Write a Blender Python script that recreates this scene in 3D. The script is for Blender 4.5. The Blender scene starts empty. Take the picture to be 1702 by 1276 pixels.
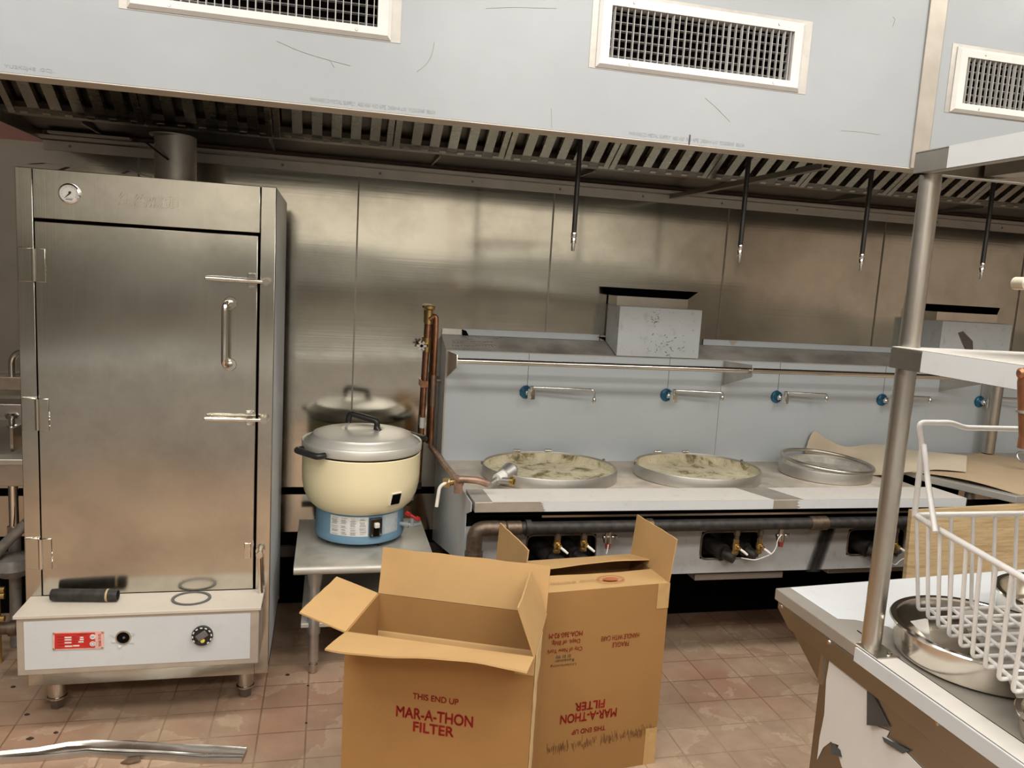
import bpy, bmesh, math, random
from mathutils import Vector, Matrix
random.seed(7)
PI = math.pi
SC = bpy.context.scene
COL = SC.collection
V = Vector

# ------------------------------------------------------------------ camera
F_PX, YAW, PITCH, ROLL = 1301.86, 0.2349195, 0.1359539, 0.0596009
EYE = V((0, 0, 1.59))
fw = V((math.sin(YAW) * math.cos(PITCH), math.cos(YAW) * math.cos(PITCH), -math.sin(PITCH)))
r0 = V((math.cos(YAW), -math.sin(YAW), 0))
u0 = r0.cross(fw)
rt = r0 * math.cos(ROLL) + u0 * math.sin(ROLL)
up = -r0 * math.sin(ROLL) + u0 * math.cos(ROLL)
cd = bpy.data.cameras.new('camera')
cam = bpy.data.objects.new('camera', cd)
COL.objects.link(cam)
M = Matrix((rt, up, -fw)).transposed().to_4x4()
M.translation = EYE
cam.matrix_world = M
cd.sensor_fit = 'HORIZONTAL'
cd.sensor_width = 36
cd.lens = F_PX * 36 / 1702
cd.clip_start = 0.02
SC.camera = cam
SC.view_settings.view_transform = 'Standard'
SC.view_settings.look = 'None'
SC.view_settings.gamma = 1
SC.view_settings.use_curve_mapping = False
SC.view_settings.exposure = 0.0


def ray(px, py):
    return rt * ((px - 851) / F_PX) - up * ((py - 638) / F_PX) + fw


def onY(px, py, Y):
    d = ray(px, py)
    return EYE + d * ((Y - EYE.y) / d.y)


def onZ(px, py, Z):
    d = ray(px, py)
    return EYE + d * ((Z - EYE.z) / d.z)


def onX(px, py, X):
    d = ray(px, py)
    return EYE + d * ((X - EYE.x) / d.x)


# ------------------------------------------------------------------ mesh builder
class MB:
    def __init__(self):
        self.bm = bmesh.new()

    def face(self, pts):
        vs = [self.bm.verts.new(p) for p in pts]
        return self.bm.faces.new(vs)

    def hexa(self, b, t):
        bv = [self.bm.verts.new(p) for p in b]
        tv = [self.bm.verts.new(p) for p in t]
        n = len(b)
        self.bm.faces.new(bv[::-1])
        self.bm.faces.new(tv)
        for i in range(n):
            j = (i + 1) % n
            self.bm.faces.new((bv[i], bv[j], tv[j], tv[i]))
        return self

    def box(self, x0, x1, y0, y1, z0, z1):
        return self.hexa([(x0, y0, z0), (x1, y0, z0), (x1, y1, z0), (x0, y1, z0)],
                         [(x0, y0, z1), (x1, y0, z1), (x1, y1, z1), (x0, y1, z1)])

    def obox(self, c, s, R=None):
        R = R or Matrix.Identity(3)
        c = V(c)
        pts = []
        for z in (-.5, .5):
            for x, y in ((-.5, -.5), (.5, -.5), (.5, .5), (-.5, .5)):
                pts.append(c + R @ V((x * s[0], y * s[1], z * s[2])))
        return self.hexa(pts[:4], pts[4:])

    def prism(self, pts, ext):
        ext = V(ext)
        pts = [V(p) for p in pts]
        n = V((0, 0, 0))
        for i in range(len(pts)):
            n += pts[i].cross(pts[(i + 1) % len(pts)])
        if n.dot(ext) < 0:
            pts = pts[::-1]
        return self.hexa(pts, [p + ext for p in pts])

    def slab(self, p, th):
        p = [V(q) for q in p]
        n = (p[1] - p[0]).cross(p[-1] - p[0]).normalized()
        return self.prism([q - n * th / 2 for q in p], n * th)

    def cyl(self, p0, p1, r0, r1=None, seg=24):
        r1 = r0 if r1 is None else r1
        p0, p1 = V(p0), V(p1)
        ax = (p1 - p0).normalized()
        a = ax.orthogonal().normalized()
        b = ax.cross(a)
        A = [p0 + (a * math.cos(2 * PI * i / seg) + b * math.sin(2 * PI * i / seg)) * r0 for i in range(seg)]
        B = [p1 + (a * math.cos(2 * PI * i / seg) + b * math.sin(2 * PI * i / seg)) * r1 for i in range(seg)]
        return self.hexa(A, B)

    def tube(self, pts, r, seg=12, closed=False):
        pts = [V(p) for p in pts]
        n = len(pts)
        rs = r if isinstance(r, (list, tuple)) else [r] * n
        rings = []
        prev = None
        for i in range(n):
            if closed:
                t = (pts[(i + 1) % n] - pts[i - 1]).normalized()
            else:
                t = (pts[min(i + 1, n - 1)] - pts[max(i - 1, 0)]).normalized()
            if prev is None:
                a = t.orthogonal().normalized()
            else:
                a = (prev - t * prev.dot(t)).normalized()
            prev = a
            b = t.cross(a)
            rings.append([self.bm.verts.new(pts[i] + (a * math.cos(2 * PI * k / seg) + b * math.sin(2 * PI * k / seg)) * rs[i])
                          for k in range(seg)])
        m = n if closed else n - 1
        for i in range(m):
            A, B = rings[i], rings[(i + 1) % n]
            for k in range(seg):
                l = (k + 1) % seg
                self.bm.faces.new((A[k], A[l], B[l], B[k]))
        if not closed:
            self.bm.faces.new(rings[0][::-1])
            self.bm.faces.new(rings[-1])
        return self

    def lathe(self, prof, c, seg=64, sx=1, sy=1, R=None, closed=False):
        c = V(c)
        R = R or Matrix.Identity(3)
        rings = []
        for r, z in prof:
            if r < 1e-6:
                rings.append([self.bm.verts.new(c + R @ V((0, 0, z)))])
            else:
                rings.append([self.bm.verts.new(c + R @ V((r * sx * math.cos(2 * PI * k / seg), r * sy * math.sin(2 * PI * k / seg), z)))
                              for k in range(seg)])
        m = len(rings)
        for i in range(m if closed else m - 1):
            A, B = rings[i], rings[(i + 1) % m]
            for k in range(seg):
                l = (k + 1) % seg
                if len(A) == 1 and len(B) == 1:
                    continue
                if len(A) == 1:
                    self.bm.faces.new((A[0], B[k], B[l]))
                elif len(B) == 1:
                    self.bm.faces.new((A[k], A[l], B[0]))
                else:
                    self.bm.faces.new((A[k], A[l], B[l], B[k]))
        return self

    def grid(self, fn, nu, nv, th=0.0):
        vs = [[self.bm.verts.new(fn(i / nu, j / nv)) for j in range(nv + 1)] for i in range(nu + 1)]
        fs = []
        for i in range(nu):
            for j in range(nv):
                fs.append(self.bm.faces.new((vs[i][j], vs[i + 1][j], vs[i + 1][j + 1], vs[i][j + 1])))
        if th:
            bmesh.ops.recalc_face_normals(self.bm, faces=fs)
            bmesh.ops.solidify(self.bm, geom=fs, thickness=th)
        return self


def fillet(pts, rad, n=6):
    pts = [V(p) for p in pts]
    out = [pts[0]]
    for i in range(1, len(pts) - 1):
        a, b, c = pts[i - 1], pts[i], pts[i + 1]
        d1, d2 = (a - b), (c - b)
        l = min(rad, d1.length * .49, d2.length * .49)
        p, q = b + d1.normalized() * l, b + d2.normalized() * l
        for k in range(n + 1):
            t = k / n
            out.append(p * (1 - t) ** 2 + b * 2 * t * (1 - t) + q * t * t)
    out.append(pts[-1])
    return out


WORLD = {}


def wloc(o):
    l = V((0, 0, 0))
    while o is not None:
        l += o.location
        o = o.parent
    return l


def obj(name, mb, m, parent=None, bevel=0, ang=35, loc=None, segs=2):
    bm = mb.bm
    bmesh.ops.recalc_face_normals(bm, faces=bm.faces)
    off = wloc(parent) if parent else (V(loc) if loc else V((0, 0, 0)))
    bmesh.ops.translate(bm, verts=bm.verts, vec=-off)
    for f in bm.faces:
        f.smooth = True
    for e in bm.edges:
        if len(e.link_faces) == 2:
            if e.calc_face_angle(0) > math.radians(ang):
                e.smooth = False
        else:
            e.smooth = False
    me = bpy.data.meshes.new(name)
    bm.to_mesh(me)
    bm.free()
    if isinstance(m, (list, tuple)):
        for q in m:
            me.materials.append(q)
    else:
        me.materials.append(m)
    o = bpy.data.objects.new(name, me)
    COL.objects.link(o)
    if parent:
        o.parent = parent
    elif loc:
        o.location = loc
    if bevel:
        b = o.modifiers.new('bevel', 'BEVEL')
        b.width = bevel
        b.segments = segs
        b.limit_method = 'ANGLE'
        b.angle_limit = math.radians(50)
        b.harden_normals = False
    return o


def tag(o, label, cat, group=None, kind=None):
    o['label'] = label
    o['category'] = cat
    if group:
        o['group'] = group
    if kind:
        o['kind'] = kind
    return o


def thing(name, loc, label, cat, group=None):
    o = bpy.data.objects.new(name, None)
    o.empty_display_size = .05
    COL.objects.link(o)
    o.location = loc
    return tag(o, label, cat, group)


def dup(root, loc, label=None):
    def rec(o, par):
        c = o.copy()
        COL.objects.link(c)
        if par:
            c.parent = par
        for ch in [x for x in o.children]:
            rec(ch, c)
        return c
    c = rec(root, None)
    c.location = loc
    if label:
        c['label'] = label
    return c


def struct(name, mb, m, **k):
    o = obj(name, mb, m, **k)
    if not o.parent:
        o['kind'] = 'structure'
    return o


def letters(name, s, m, parent, origin, right, upv, width=None, height=None, ext=0.0, bold=0.0, lift=.0006):
    """flat lettering lying on a surface, centred on origin"""
    cu = bpy.data.curves.new('txt', 'FONT')
    cu.body = s
    cu.align_x = 'CENTER'
    cu.align_y = 'CENTER'
    cu.size = 1
    cu.extrude = ext / (height or .03)
    t = bpy.data.objects.new('txt', cu)
    COL.objects.link(t)
    dg = bpy.context.evaluated_depsgraph_get()
    dg.update()
    me = bpy.data.meshes.new_from_object(t.evaluated_get(dg))
    bpy.data.objects.remove(t)
    bpy.data.curves.remove(cu)
    xs = [v.co.x for v in me.vertices] or [0, 1]
    ys = [v.co.y for v in me.vertices] or [0, 1]
    w, h = max(xs) - min(xs), max(ys) - min(ys)
    cx, cy = (max(xs) + min(xs)) / 2, (max(ys) + min(ys)) / 2
    sx = width / w if width else height / h
    sy = height / h if height else sx
    right, upv = V(right).normalized(), V(upv).normalized()
    n = right.cross(upv)
    off = wloc(parent)
    if bold:
        bm = bmesh.new()
        bm.from_mesh(me)
        src = bm.verts[:] + bm.edges[:] + bm.faces[:]
        base = list(bm.verts)
        for ox, oy in ((1, 0), (-1, 0), (0, 1), (0, -1)):
            r_ = bmesh.ops.duplicate(bm, geom=src)
            vs = [e for e in r_['geom'] if isinstance(e, bmesh.types.BMVert)]
            bmesh.ops.translate(bm, verts=vs, vec=(ox * bold, oy * bold, 0))
        bm.to_mesh(me)
        bm.free()
    for v in me.vertices:
        v.co = V(origin) + right * (v.co.x - cx) * sx + upv * (v.co.y - cy) * sy + n * (v.co.z * sy + lift) - off
    me.name = name
    me.materials.append(m)
    o = bpy.data.objects.new(name, me)
    COL.objects.link(o)
    o.parent = parent
    return o


# ------------------------------------------------------------------ materials
def srgb(r, g, b):
    def f(c):
        c /= 255
        return c / 12.92 if c <= .04045 else ((c + .055) / 1.055) ** 2.4
    return (f(r), f(g), f(b), 1)


class NT:
    def __init__(self, name):
        self.m = bpy.data.materials.new(name)
        self.m.use_nodes = True
        self.nt = self.m.node_tree
        self.b = self.nt.nodes['Principled BSDF']
        self.tc = None

    def n(self, t, **k):
        o = self.nt.nodes.new(t)
        for a, b in k.items():
            setattr(o, a, b)
        return o

    def l(self, a, b):
        self.nt.links.new(a, b)

    def coord(self, scale=(1, 1, 1), rot=(0, 0, 0), loc=(0, 0, 0)):
        if not self.tc:
            self.tc = self.n('ShaderNodeTexCoord')
        mp = self.n('ShaderNodeMapping')
        mp.inputs['Scale'].default_value = scale
        mp.inputs['Rotation'].default_value = rot
        mp.inputs['Location'].default_value = loc
        self.l(self.tc.outputs['Object'], mp.inputs['Vector'])
        return mp.outputs['Vector']

    def noise(self, vec, scale=5, detail=3, rough=.5, dist=0):
        t = self.n('ShaderNodeTexNoise')
        t.inputs['Scale'].default_value = scale
        t.inputs['Detail'].default_value = detail
        t.inputs['Roughness'].default_value = rough
        t.inputs['Distortion'].default_value = dist
        self.l(vec, t.inputs['Vector'])
        return t.outputs['Fac']

    def ramp(self, fac, stops):
        r = self.n('ShaderNodeValToRGB')
        el = r.color_ramp.elements
        while len(el) > 1:
            el.remove(el[0])
        el[0].position, el[0].color = stops[0]
        for p, c in stops[1:]:
            e = el.new(p)
            e.color = c
        self.l(fac, r.inputs['Fac'])
        return r.outputs['Color']

    def mix(self, fac, a, b, mode='MIX'):
        x = self.n('ShaderNodeMix', data_type='RGBA', blend_type=mode)
        for s, val in ((x.inputs[0], fac), (x.inputs[6], a), (x.inputs[7], b)):
            if isinstance(val, bpy.types.NodeSocket):
                self.l(val, s)
            else:
                s.default_value = val
        return x.outputs[2]

    def bump(self, h, dist, strength=1, normal=None):
        b = self.n('ShaderNodeBump')
        b.inputs['Strength'].default_value = strength
        b.inputs['Distance'].default_value = dist
        self.l(h, b.inputs['Height'])
        if normal:
            self.l(normal, b.inputs['Normal'])
        return b.outputs['Normal']

    def set(self, **k):
        for a, val in k.items():
            s = self.b.inputs[a.replace('_', ' ')]
            if isinstance(val, bpy.types.NodeSocket):
                self.l(val, s)
            else:
                s.default_value = val
        return self


def g(v):
    return (v, v, v, 1)


def plain(name, col, rough=.5, metal=0.0, spec=.5, var=.12, scale=30, bump=0.0):
    t = NT(name)
    nz = t.noise(t.coord(), scale, 4)
    c0 = tuple(max(0, c * (1 - var)) for c in col[:3]) + (1,)
    c1 = tuple(min(1, c * (1 + var)) for c in col[:3]) + (1,)
    t.set(Base_Color=t.ramp(nz, [(.3, c0), (.7, c1)]), Roughness=rough, Metallic=metal)
    t.b.inputs['Specular IOR Level'].default_value = spec
    if bump:
        t.set(Normal=t.bump(nz, bump))
    return t.m


def steel(name, col=(.59, .57, .505), rough=.27, wave=(.7, 1, 3.0), wamp=.006, brush=(3, 3, 260), smudge=.5, dust=None, aniso=0.0):
    t = NT(name)
    c = t.coord()
    nw = t.noise(t.coord(scale=wave), 1.0, 1.0, .4)
    nb = t.noise(t.coord(scale=brush), 1.0, 2)
    sm = t.noise(c, 3.5, 6, .65)
    sm2 = t.noise(c, 14, 5, .7)
    dark = tuple(x * .74 for x in col) + (1,)
    base = t.mix(t.ramp(sm, [(.42, g(0)), (.72, g(1))]), tuple(col) + (1,), dark)
    if dust:
        f = t.ramp(t.noise(c, 5, 6, .65), [(.35, g(.25)), (.65, g(.95))])
        base = t.mix(f, base, dust + (1,))
        t.set(Metallic=t.ramp(t.noise(c, 5, 6, .65), [(.35, g(.75)), (.65, g(.1))]))
    else:
        t.set(Metallic=1.0)
    rr = t.mix(t.ramp(sm2, [(.35, g(0)), (.75, g(smudge))]), g(rough), g(rough + .25))
    rr = t.mix(.35, rr, t.mix(nb, g(rough - .06), g(rough + .10)))
    n1 = t.bump(nw, wamp)
    n2 = t.bump(nb, .0004, .12, n1)
    t.set(Base_Color=base, Roughness=rr, Normal=n2)
    if aniso:
        t.b.inputs['Anisotropic'].default_value = aniso
    return t.m


def film(name, col, rough=.32, dirt=.25, dirtcol=(.35, .30, .24), scale=2.0):
    """blue-white protective plastic film still stuck on sheet metal"""
    t = NT(name)
    c = t.coord()
    n1 = t.noise(c, scale, 6, .6)
    n2 = t.noise(c, 22, 6, .7)
    base = t.mix(t.ramp(n1, [(.3, g(0)), (.8, g(1))]), tuple(col) + (1,), tuple(x * .90 for x in col) + (1,))
    base = t.mix(t.ramp(n2, [(.56, g(0)), (.80, g(dirt))]), base, tuple(dirtcol) + (1,))
    nz = t.noise(c, 6, 3)
    t.set(Base_Color=base, Roughness=t.ramp(n1, [(.3, g(rough)), (.7, g(rough + .15))]), Normal=t.bump(nz, .002))
    return t.m


WALL_STEEL = steel('wall stainless', (.60, .575, .505), .10, wave=(.8, 1, 2.6), wamp=.0065, brush=(2, 2, 160), smudge=.12)
OVEN_STEEL = steel('oven stainless', (.60, .575, .51), .15, wave=(1.5, 1, 1.7), wamp=.012, brush=(160, 3, 3), smudge=.2)
STEEL = steel('brushed stainless', (.60, .56, .50), .30, wamp=.002)
BRIGHT = steel('bright stainless', (.72, .68, .61), .16, wamp=.001, smudge=.25)
DARKSTEEL = steel('dull dark steel', (.28, .26, .235), .38, wamp=.003)
HOODSTEEL = steel('hood interior stainless', (.50, .47, .42), .33, wamp=.003)
BAFFLE = steel('baffle stainless', (.66, .63, .55), .26, wave=(2, 2, 2), wamp=.0003, smudge=.2)
CHROME = plain('chrome', (.80, .78, .74, 1), .12, 1.0, var=.04)
GALV = steel('trim metal', (.62, .60, .56), .42, wamp=.002)
TRIM = plain('dull trim metal', (.46, .44, .405, 1), .45, .35, var=.08, scale=8)
BARE = plain('bare satin metal', (.50, .455, .39, 1), .42, .55, var=.10, scale=14)
LIPM = plain('lip metal', (.52, .47, .40, 1), .5, .2, var=.08, scale=14)
FILM_HOOD = film('hood film', (.315, .33, .34), .30, dirt=.08)
FILM_BLUE = film('backsplash film', (.54, .585, .615), .36, dirt=.15)
FILM_GREY = film('scuffed film', (.56, .60, .62), .45, dirt=.75, dirtcol=(.22, .19, .17), scale=5)
FILM_WHITE = film('white film', (.62, .64, .645), .38, dirt=.22)
FILM_SIDE = film('side film', (.50, .53, .55), .36, dirt=.25)
FILM_DUST = film('dusty film', (.70, .665, .61), .5, dirt=.55, dirtcol=(.42, .33, .23), scale=6)
DUSTSHELF = steel('dusty shelf', (.45, .42, .38), .5, dust=(.50, .475, .43))
DECK = steel('dusty deck', (.5, .45, .38), .5, dust=(.66, .58, .48))
TABLESTEEL = steel('table stainless', (.58, .56, .50), .42, wamp=.002, dust=(.50, .47, .41))
BLACK = plain('black plastic', (.018, .017, .016, 1), .38)
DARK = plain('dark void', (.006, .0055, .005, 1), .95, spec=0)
IRON = plain('black iron pipe', (.035, .031, .028, 1), .55, .3, var=.5, scale=40)
FITTING = plain('oily fitting', (.14, .105, .075, 1), .45, .7, var=.35, scale=45)
COPPER = plain('aged copper', (.42, .20, .11, 1), .42, .9, var=.35, scale=25)
COPPERD = plain('dull copper', (.38, .25, .18, 1), .5, .7, var=.3, scale=25)
BRASS = plain('brass', (.60, .42, .16, 1), .32, .95, var=.2)
WHITEP = plain('white plastic', (.74, .71, .66, 1), .42)
WHITEWIRE = plain('white coated wire', (.80, .78, .75, 1), .35, var=.05)
RED = plain('red enamel', (.45, .015, .015, 1), .4)
REDPLATE = plain('red name plate', (.55, .025, .022, 1), .4, var=.1)
PINKP = plain('pink print', (.72, .42, .36, 1), .45, var=.1)
REDINK = plain('red ink', srgb(168, 44, 30), .75, var=.12)
GREYINK = plain('grey ink', srgb(138, 140, 141), .6, var=.1)
DARKINK = plain('dark ink', (.05, .035, .03, 1), .7)
BROWNINK = plain('brown marker', srgb(112, 78, 70), .7)
BLUEFILM = plain('blue wrap', (.012, .135, .25, 1), .3, var=.4, scale=50)
CREAM = plain('cream enamel', srgb(246, 232, 190), .28, var=.02, scale=4)
BLUEEN = plain('blue enamel', srgb(112, 148, 172), .38, var=.05, scale=6)
LID = plain('brushed aluminium lid', (.70, .67, .60, 1), .42, .55, var=.05, scale=5)
LABELW = plain('printed label', (.72, .71, .67, 1), .5, var=.04)
LABELG = plain('label print grey', (.25, .25, .25, 1), .6)
YELLOW = plain('yellow dot', (.75, .66, .12, 1), .5)
DIALW = plain('white dial', (.74, .72, .68, 1), .4, var=.03)
RUBBER = plain('grey rubber', (.10, .098, .095, 1), .6)
PAPER = plain('kraft paper', srgb(212, 197, 172), .8, var=.06, scale=5, bump=.003)
PLASTER = plain('pink plaster', srgb(142, 104, 94), .85, var=.06, scale=3)
_c = NT('wok chamber cement')
_n = _c.noise(_c.coord(), 11, 7, .68, .6)
_c.set(Base_Color=_c.ramp(_n, [(.30, srgb(72, 62, 44)), (.40, srgb(140, 128, 96)), (.46, srgb(190, 180, 150)), (.62, srgb(212, 203, 176)), (.70, srgb(176, 150, 112))]), Roughness=.85, Normal=_c.bump(_n, .008))
CONCRETE = _c.m
ALU = steel('crumpled aluminium', (.66, .63, .58), .26, wave=(9, 9, 9), wamp=.004)
DARKWALL = plain('dark wall', (.10, .085, .07, 1), .8, var=.4, scale=6)  # dark brown, tone varied at random
CEIL = plain('ceiling tile', (.70, .68, .64, 1), .85, var=.04)
ROOMWALL = plain('room wall', (.27, .25, .215, 1), .8, var=.06, scale=2)


def cardboard(name, col, edge=False):
    t = NT(name)
    c = t.coord()
    fl = t.noise(t.coord(scale=(12, 12, 160)), 1, 3)
    n1 = t.noise(c, 4, 6, .65)
    d = tuple(x * .86 for x in col[:3]) + (1,)
    base = t.mix(t.ramp(n1, [(.35, g(0)), (.75, g(1))]), col, d)
    base = t.mix(t.ramp(fl, [(.3, g(0)), (.8, g(.10))]), base, d)
    t.set(Base_Color=base, Roughness=.78, Normal=t.bump(fl, .0004, .25))
    t.b.inputs['Specular IOR Level'].default_value = .25
    return t.m


CARD = cardboard('corrugated cardboard', srgb(168, 126, 76))
CARDFLAP = cardboard('cardboard inner liner', srgb(194, 157, 107))
TAPE = plain('paper tape', srgb(196, 160, 108), .45, var=.08)
TORN = plain('torn paper edge', srgb(222, 192, 140), .85)
CARDSHEET = cardboard('cardboard sheet', srgb(202, 178, 146))


def plywood():
    t = NT('plywood')
    gr = t.noise(t.coord(scale=(5, 5, 90)), 1, 6, .65, .6)
    sp = t.noise(t.coord(scale=(10, 10, 60)), 3, 3)
    base = t.ramp(gr, [(.25, srgb(140, 116, 80)), (.5, srgb(184, 160, 120)), (.8, srgb(202, 180, 142))])
    base = t.mix(t.ramp(sp, [(.66, g(0)), (.74, g(.6))]), base, srgb(112, 82, 48))
    t.set(Base_Color=base, Roughness=.7)
    return t.m


PLY = plywood()


def floor_mat():
    t = NT('quarry tile floor')
    loc = (-1.390 % .1585, -2.589 % .1585, 0)
    vec = t.coord(loc=loc)
    br = t.n('ShaderNodeTexBrick')
    br.offset = 0
    br.squash = 1
    br.inputs['Scale'].default_value = 1
    br.inputs['Brick Width'].default_value = .1585
    br.inputs['Row Height'].default_value = .1585
    br.inputs['Mortar Size'].default_value = .0028
    br.inputs['Mortar Smooth'].default_value = .35
    br.inputs['Bias'].default_value = 0
    br.inputs['Color1'].default_value = srgb(176, 128, 104)
    br.inputs['Color2'].default_value = srgb(160, 116, 95)
    br.inputs['Mortar'].default_value = srgb(138, 108, 88)
    t.l(vec, br.inputs['Vector'])
    c = t.coord()
    n1 = t.noise(c, 2.0, 8, .62, .1)
    n2 = t.noise(c, 3.2, 7, .60, .35)
    n3 = t.noise(c, 40, 4, .6)
    # plaster dust tracked over the tiles
    dust = t.ramp(n1, [(.34, g(.25)), (.55, g(.85))])
    base = t.mix(dust, br.outputs['Color'], t.ramp(t.noise(c, 9, 6, .6), [(.3, srgb(160, 138, 116)), (.7, srgb(186, 163, 137))]))
    blot = t.ramp(n2, [(.535, g(0)), (.548, g(.46)), (.565, g(.28)), (.64, g(.18)), (.70, g(.05))])
    base = t.mix(blot, base, srgb(208, 184, 158))
    gm = t.n('ShaderNodeMath', operation='MULTIPLY')
    t.l(br.outputs['Fac'], gm.inputs[0])
    gm.inputs[1].default_value = .75
    base = t.mix(gm.outputs[0], base, t.ramp(n1, [(.42, srgb(126, 96, 76)), (.60, srgb(176, 148, 122))]))
    base = t.mix(t.ramp(n3, [(.70, g(0)), (.78, g(.5))]), base, srgb(96, 72, 58))
    t.set(Base_Color=base, Roughness=t.ramp(n1, [(.35, g(.38)), (.6, g(.62))]))
    inv = t.n('ShaderNodeMath', operation='SUBTRACT')
    inv.inputs[0].default_value = 1
    t.l(br.outputs['Fac'], inv.inputs[1])
    t.set(Normal=t.bump(inv.outputs[0], .0025, .8))
    return t.m


FLOORM = floor_mat()

# ------------------------------------------------------------------ room shell
YW = 3.66
X0, X1, YF, ZC = -2.6, 5.6, -2.6, 3.05
struct('floor', MB().box(X0, X1, YF, YW + .1, -.05, 0), FLOORM)
struct('ceiling', MB().box(X0, X1, YF, YW + .1, ZC, ZC + .05), CEIL)
struct('wall_left', MB().box(X0 - .05, X0, YF, YW + .1, 0, ZC), plain('dim left wall', (.11, .095, .08, 1), .8))
wr0 = struct('wall_right', MB().box(X1, X1 + .05, YF, YW + .1, 0, ZC), ROOMWALL)
obj('upper_wall', MB().box(X1 - .01, X1, YF, YW - .1, 1.35, ZC), plain('tan upper wall', (.50, .42, .35, 1), .7, var=.04, scale=2), wr0)
wf0 = struct('wall_front', MB().box(X0, X1, YF - .05, YF, 0, ZC), ROOMWALL)
obj('upper_wall', MB().box(X0, X1, YF, YF + .01, 1.62, ZC), plain('cream upper wall', (.66, .62, .54, 1), .7, var=.04, scale=2), wf0)
wb = struct('wall_back', MB().box(X0, X1, YW + .006, YW + .1, .0, ZC), PLASTER)
# sheet stainless cladding, one sheet per bay, joined by slim strips
seams = [.118 + .910 * k for k in range(-3, 7)]
edges = [X0] + [s for s in seams if X0 < s < X1] + [X1]
for i in range(len(edges) - 1):
    a, b = edges[i], edges[i + 1]
    obj('steel_panel', MB().box(a + .001, b - .001, YW, YW + .005, .565, 2.06 if a > -1.2 else 2.02), WALL_STEEL, wb)
    obj('lower_panel', MB().box(a + .001, b - .001, YW - .001, YW + .005, .35, .53), WALL_STEEL, wb)
for s in seams:
    if X0 < s < X1:
        obj('seam_strip', MB().box(s - .0035, s + .0035, YW - .003, YW, .57, 2.0), DARKSTEEL, wb)
obj('wall_gap', MB().box(X0, X1, YW + .001, YW + .0055, .0, .35), DARK, wb)
obj('wall_rail', MB().box(X0, X1, YW - .02, YW + .001, .235, .285), DARKWALL, wb)
obj('joint_gap', MB().box(X0, X1, YW + .001, YW + .005, .53, .565), DARK, wb)

# ------------------------------------------------------------------ exhaust hood
HY = 2.34
HZ = 2.03
HXL, HXR = -1.157, 4.9
hood = thing('exhaust_hood', (1.8, 2.9, HZ), 'long stainless canopy hood with blue-white protective film across its front', 'exhaust hood')
grilles = [(-.532, .150), (.757, 1.4395), (2.012, 2.695)]
GZ0, GZ1 = 2.2245, 2.4325
holes = [(a + .036, b - .036, GZ0 + .028, GZ1 - .028) for a, b in grilles]
xs = sorted({HXL, HXR} | {h[0] for h in holes} | {h[1] for h in holes})
mb = MB()
for i in range(len(xs) - 1):
    a, b = xs[i], xs[i + 1]
    hole = next((h for h in holes if abs(h[0] - a) < 1e-6), None)
    if hole:
        mb.box(a, b, HY, HY + .002, HZ + .001, hole[2])
        mb.box(a, b, HY, HY + .002, hole[3], ZC - .003)
    else:
        mb.box(a, b, HY, HY + .002, HZ + .001, ZC - .003)
bmesh.ops.remove_doubles(mb.bm, verts=mb.bm.verts, dist=1e-5)
obj('front_panel', mb, FILM_HOOD, hood)
obj('bottom_lip', MB().box(HXL, HXR, HY - .002, HY + .075, HZ - .004, HZ), LIPM, hood, bevel=.0015)
obj('corner_batten', MB().box(1.884, 1.950, HY - .006, HY, HZ - .002, ZC - .003), plain('batten metal', (.34, .305, .255, 1), .42, .4, var=.12, scale=10), hood, bevel=.002)
obj('end_panel', MB().box(HXL, HXL + .003, HY + .002, YW, HZ, 2.75), HOODSTEEL, hood)
obj('end_panel', MB().box(HXR - .003, HXR, HY + .002, YW, HZ, 2.75), HOODSTEEL, hood)
obj('top_panel', MB().box(HXL, HXR, HY + .002, YW, 2.75, 2.753), HOODSTEEL, hood)
# rear flange on the wall and the step of folded steel behind the filters
fl = obj('wall_flange', MB().box(-1.15, HXR, YW - .012, YW - .002, 1.992, 2.030), TRIM, hood, bevel=.001)
m = MB()
for k in range(15):
    x = -1.05 + k * .42
    m.cyl((x, YW - .012, 2.012), (x, YW - .0155, 2.012), .006, .004, 12)
obj('screw', m, DARKSTEEL, fl)
obj('rear_lip', MB().box(HXL + .003, HXR, YW - .060, YW - .002, 2.034, 2.046), TRIM, hood, bevel=.001)
obj('rear_lip', MB().box(-1.10, -.80, YW - .12, YW - .080, 2.046, 2.054), HOODSTEEL, hood)
obj('plenum_panel', MB().hexa([(HXL + .003, 3.29, 2.088), (HXR, 3.29, 2.088), (HXR, YW - .06, 2.062), (HXL + .003, YW - .06, 2.062)],
                              [(HXL + .003, 3.29, 2.092), (HXR, 3.29, 2.092), (HXR, YW - .06, 2.066), (HXL + .003, YW - .06, 2.066)]), plain('dark plenum steel', (.06, .055, .05, 1), .35, .8, var=.3, scale=5), hood)  # plenum steel coloured darker than the hood interior
tr = MB()
tr.prism([(HXL + .003, 3.20, 2.066), (HXL + .003, 3.29, 2.066), (HXL + .003, 3.29, 2.10), (HXL + .003, 3.275, 2.10), (HXL + .003, 3.275, 2.075),
          (HXL + .003, 3.215, 2.075), (HXL + .003, 3.215, 2.085), (HXL + .003, 3.20, 2.085)], (HXR - HXL - .006, 0, 0))
obj('grease_trough', tr, DARKSTEEL, hood, bevel=.001)
for k in range(9):
    x = -.914 + .67 * k
    obj('plenum_seam', MB().box(x, x + .008, 3.30, 3.58, 2.058, 2.086), DARKSTEEL, hood)
obj('brace', MB().prism([(1.605, HY + .075, 2.012), (1.633, HY + .075, 2.012), (1.633, HY + .075, 2.016), (1.609, HY + .075, 2.016), (1.609, HY + .075, 2.032), (1.605, HY + .075, 2.032)],
                        (0, YW - .017 - HY - .075, 0)), DARKSTEEL, hood)
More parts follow.
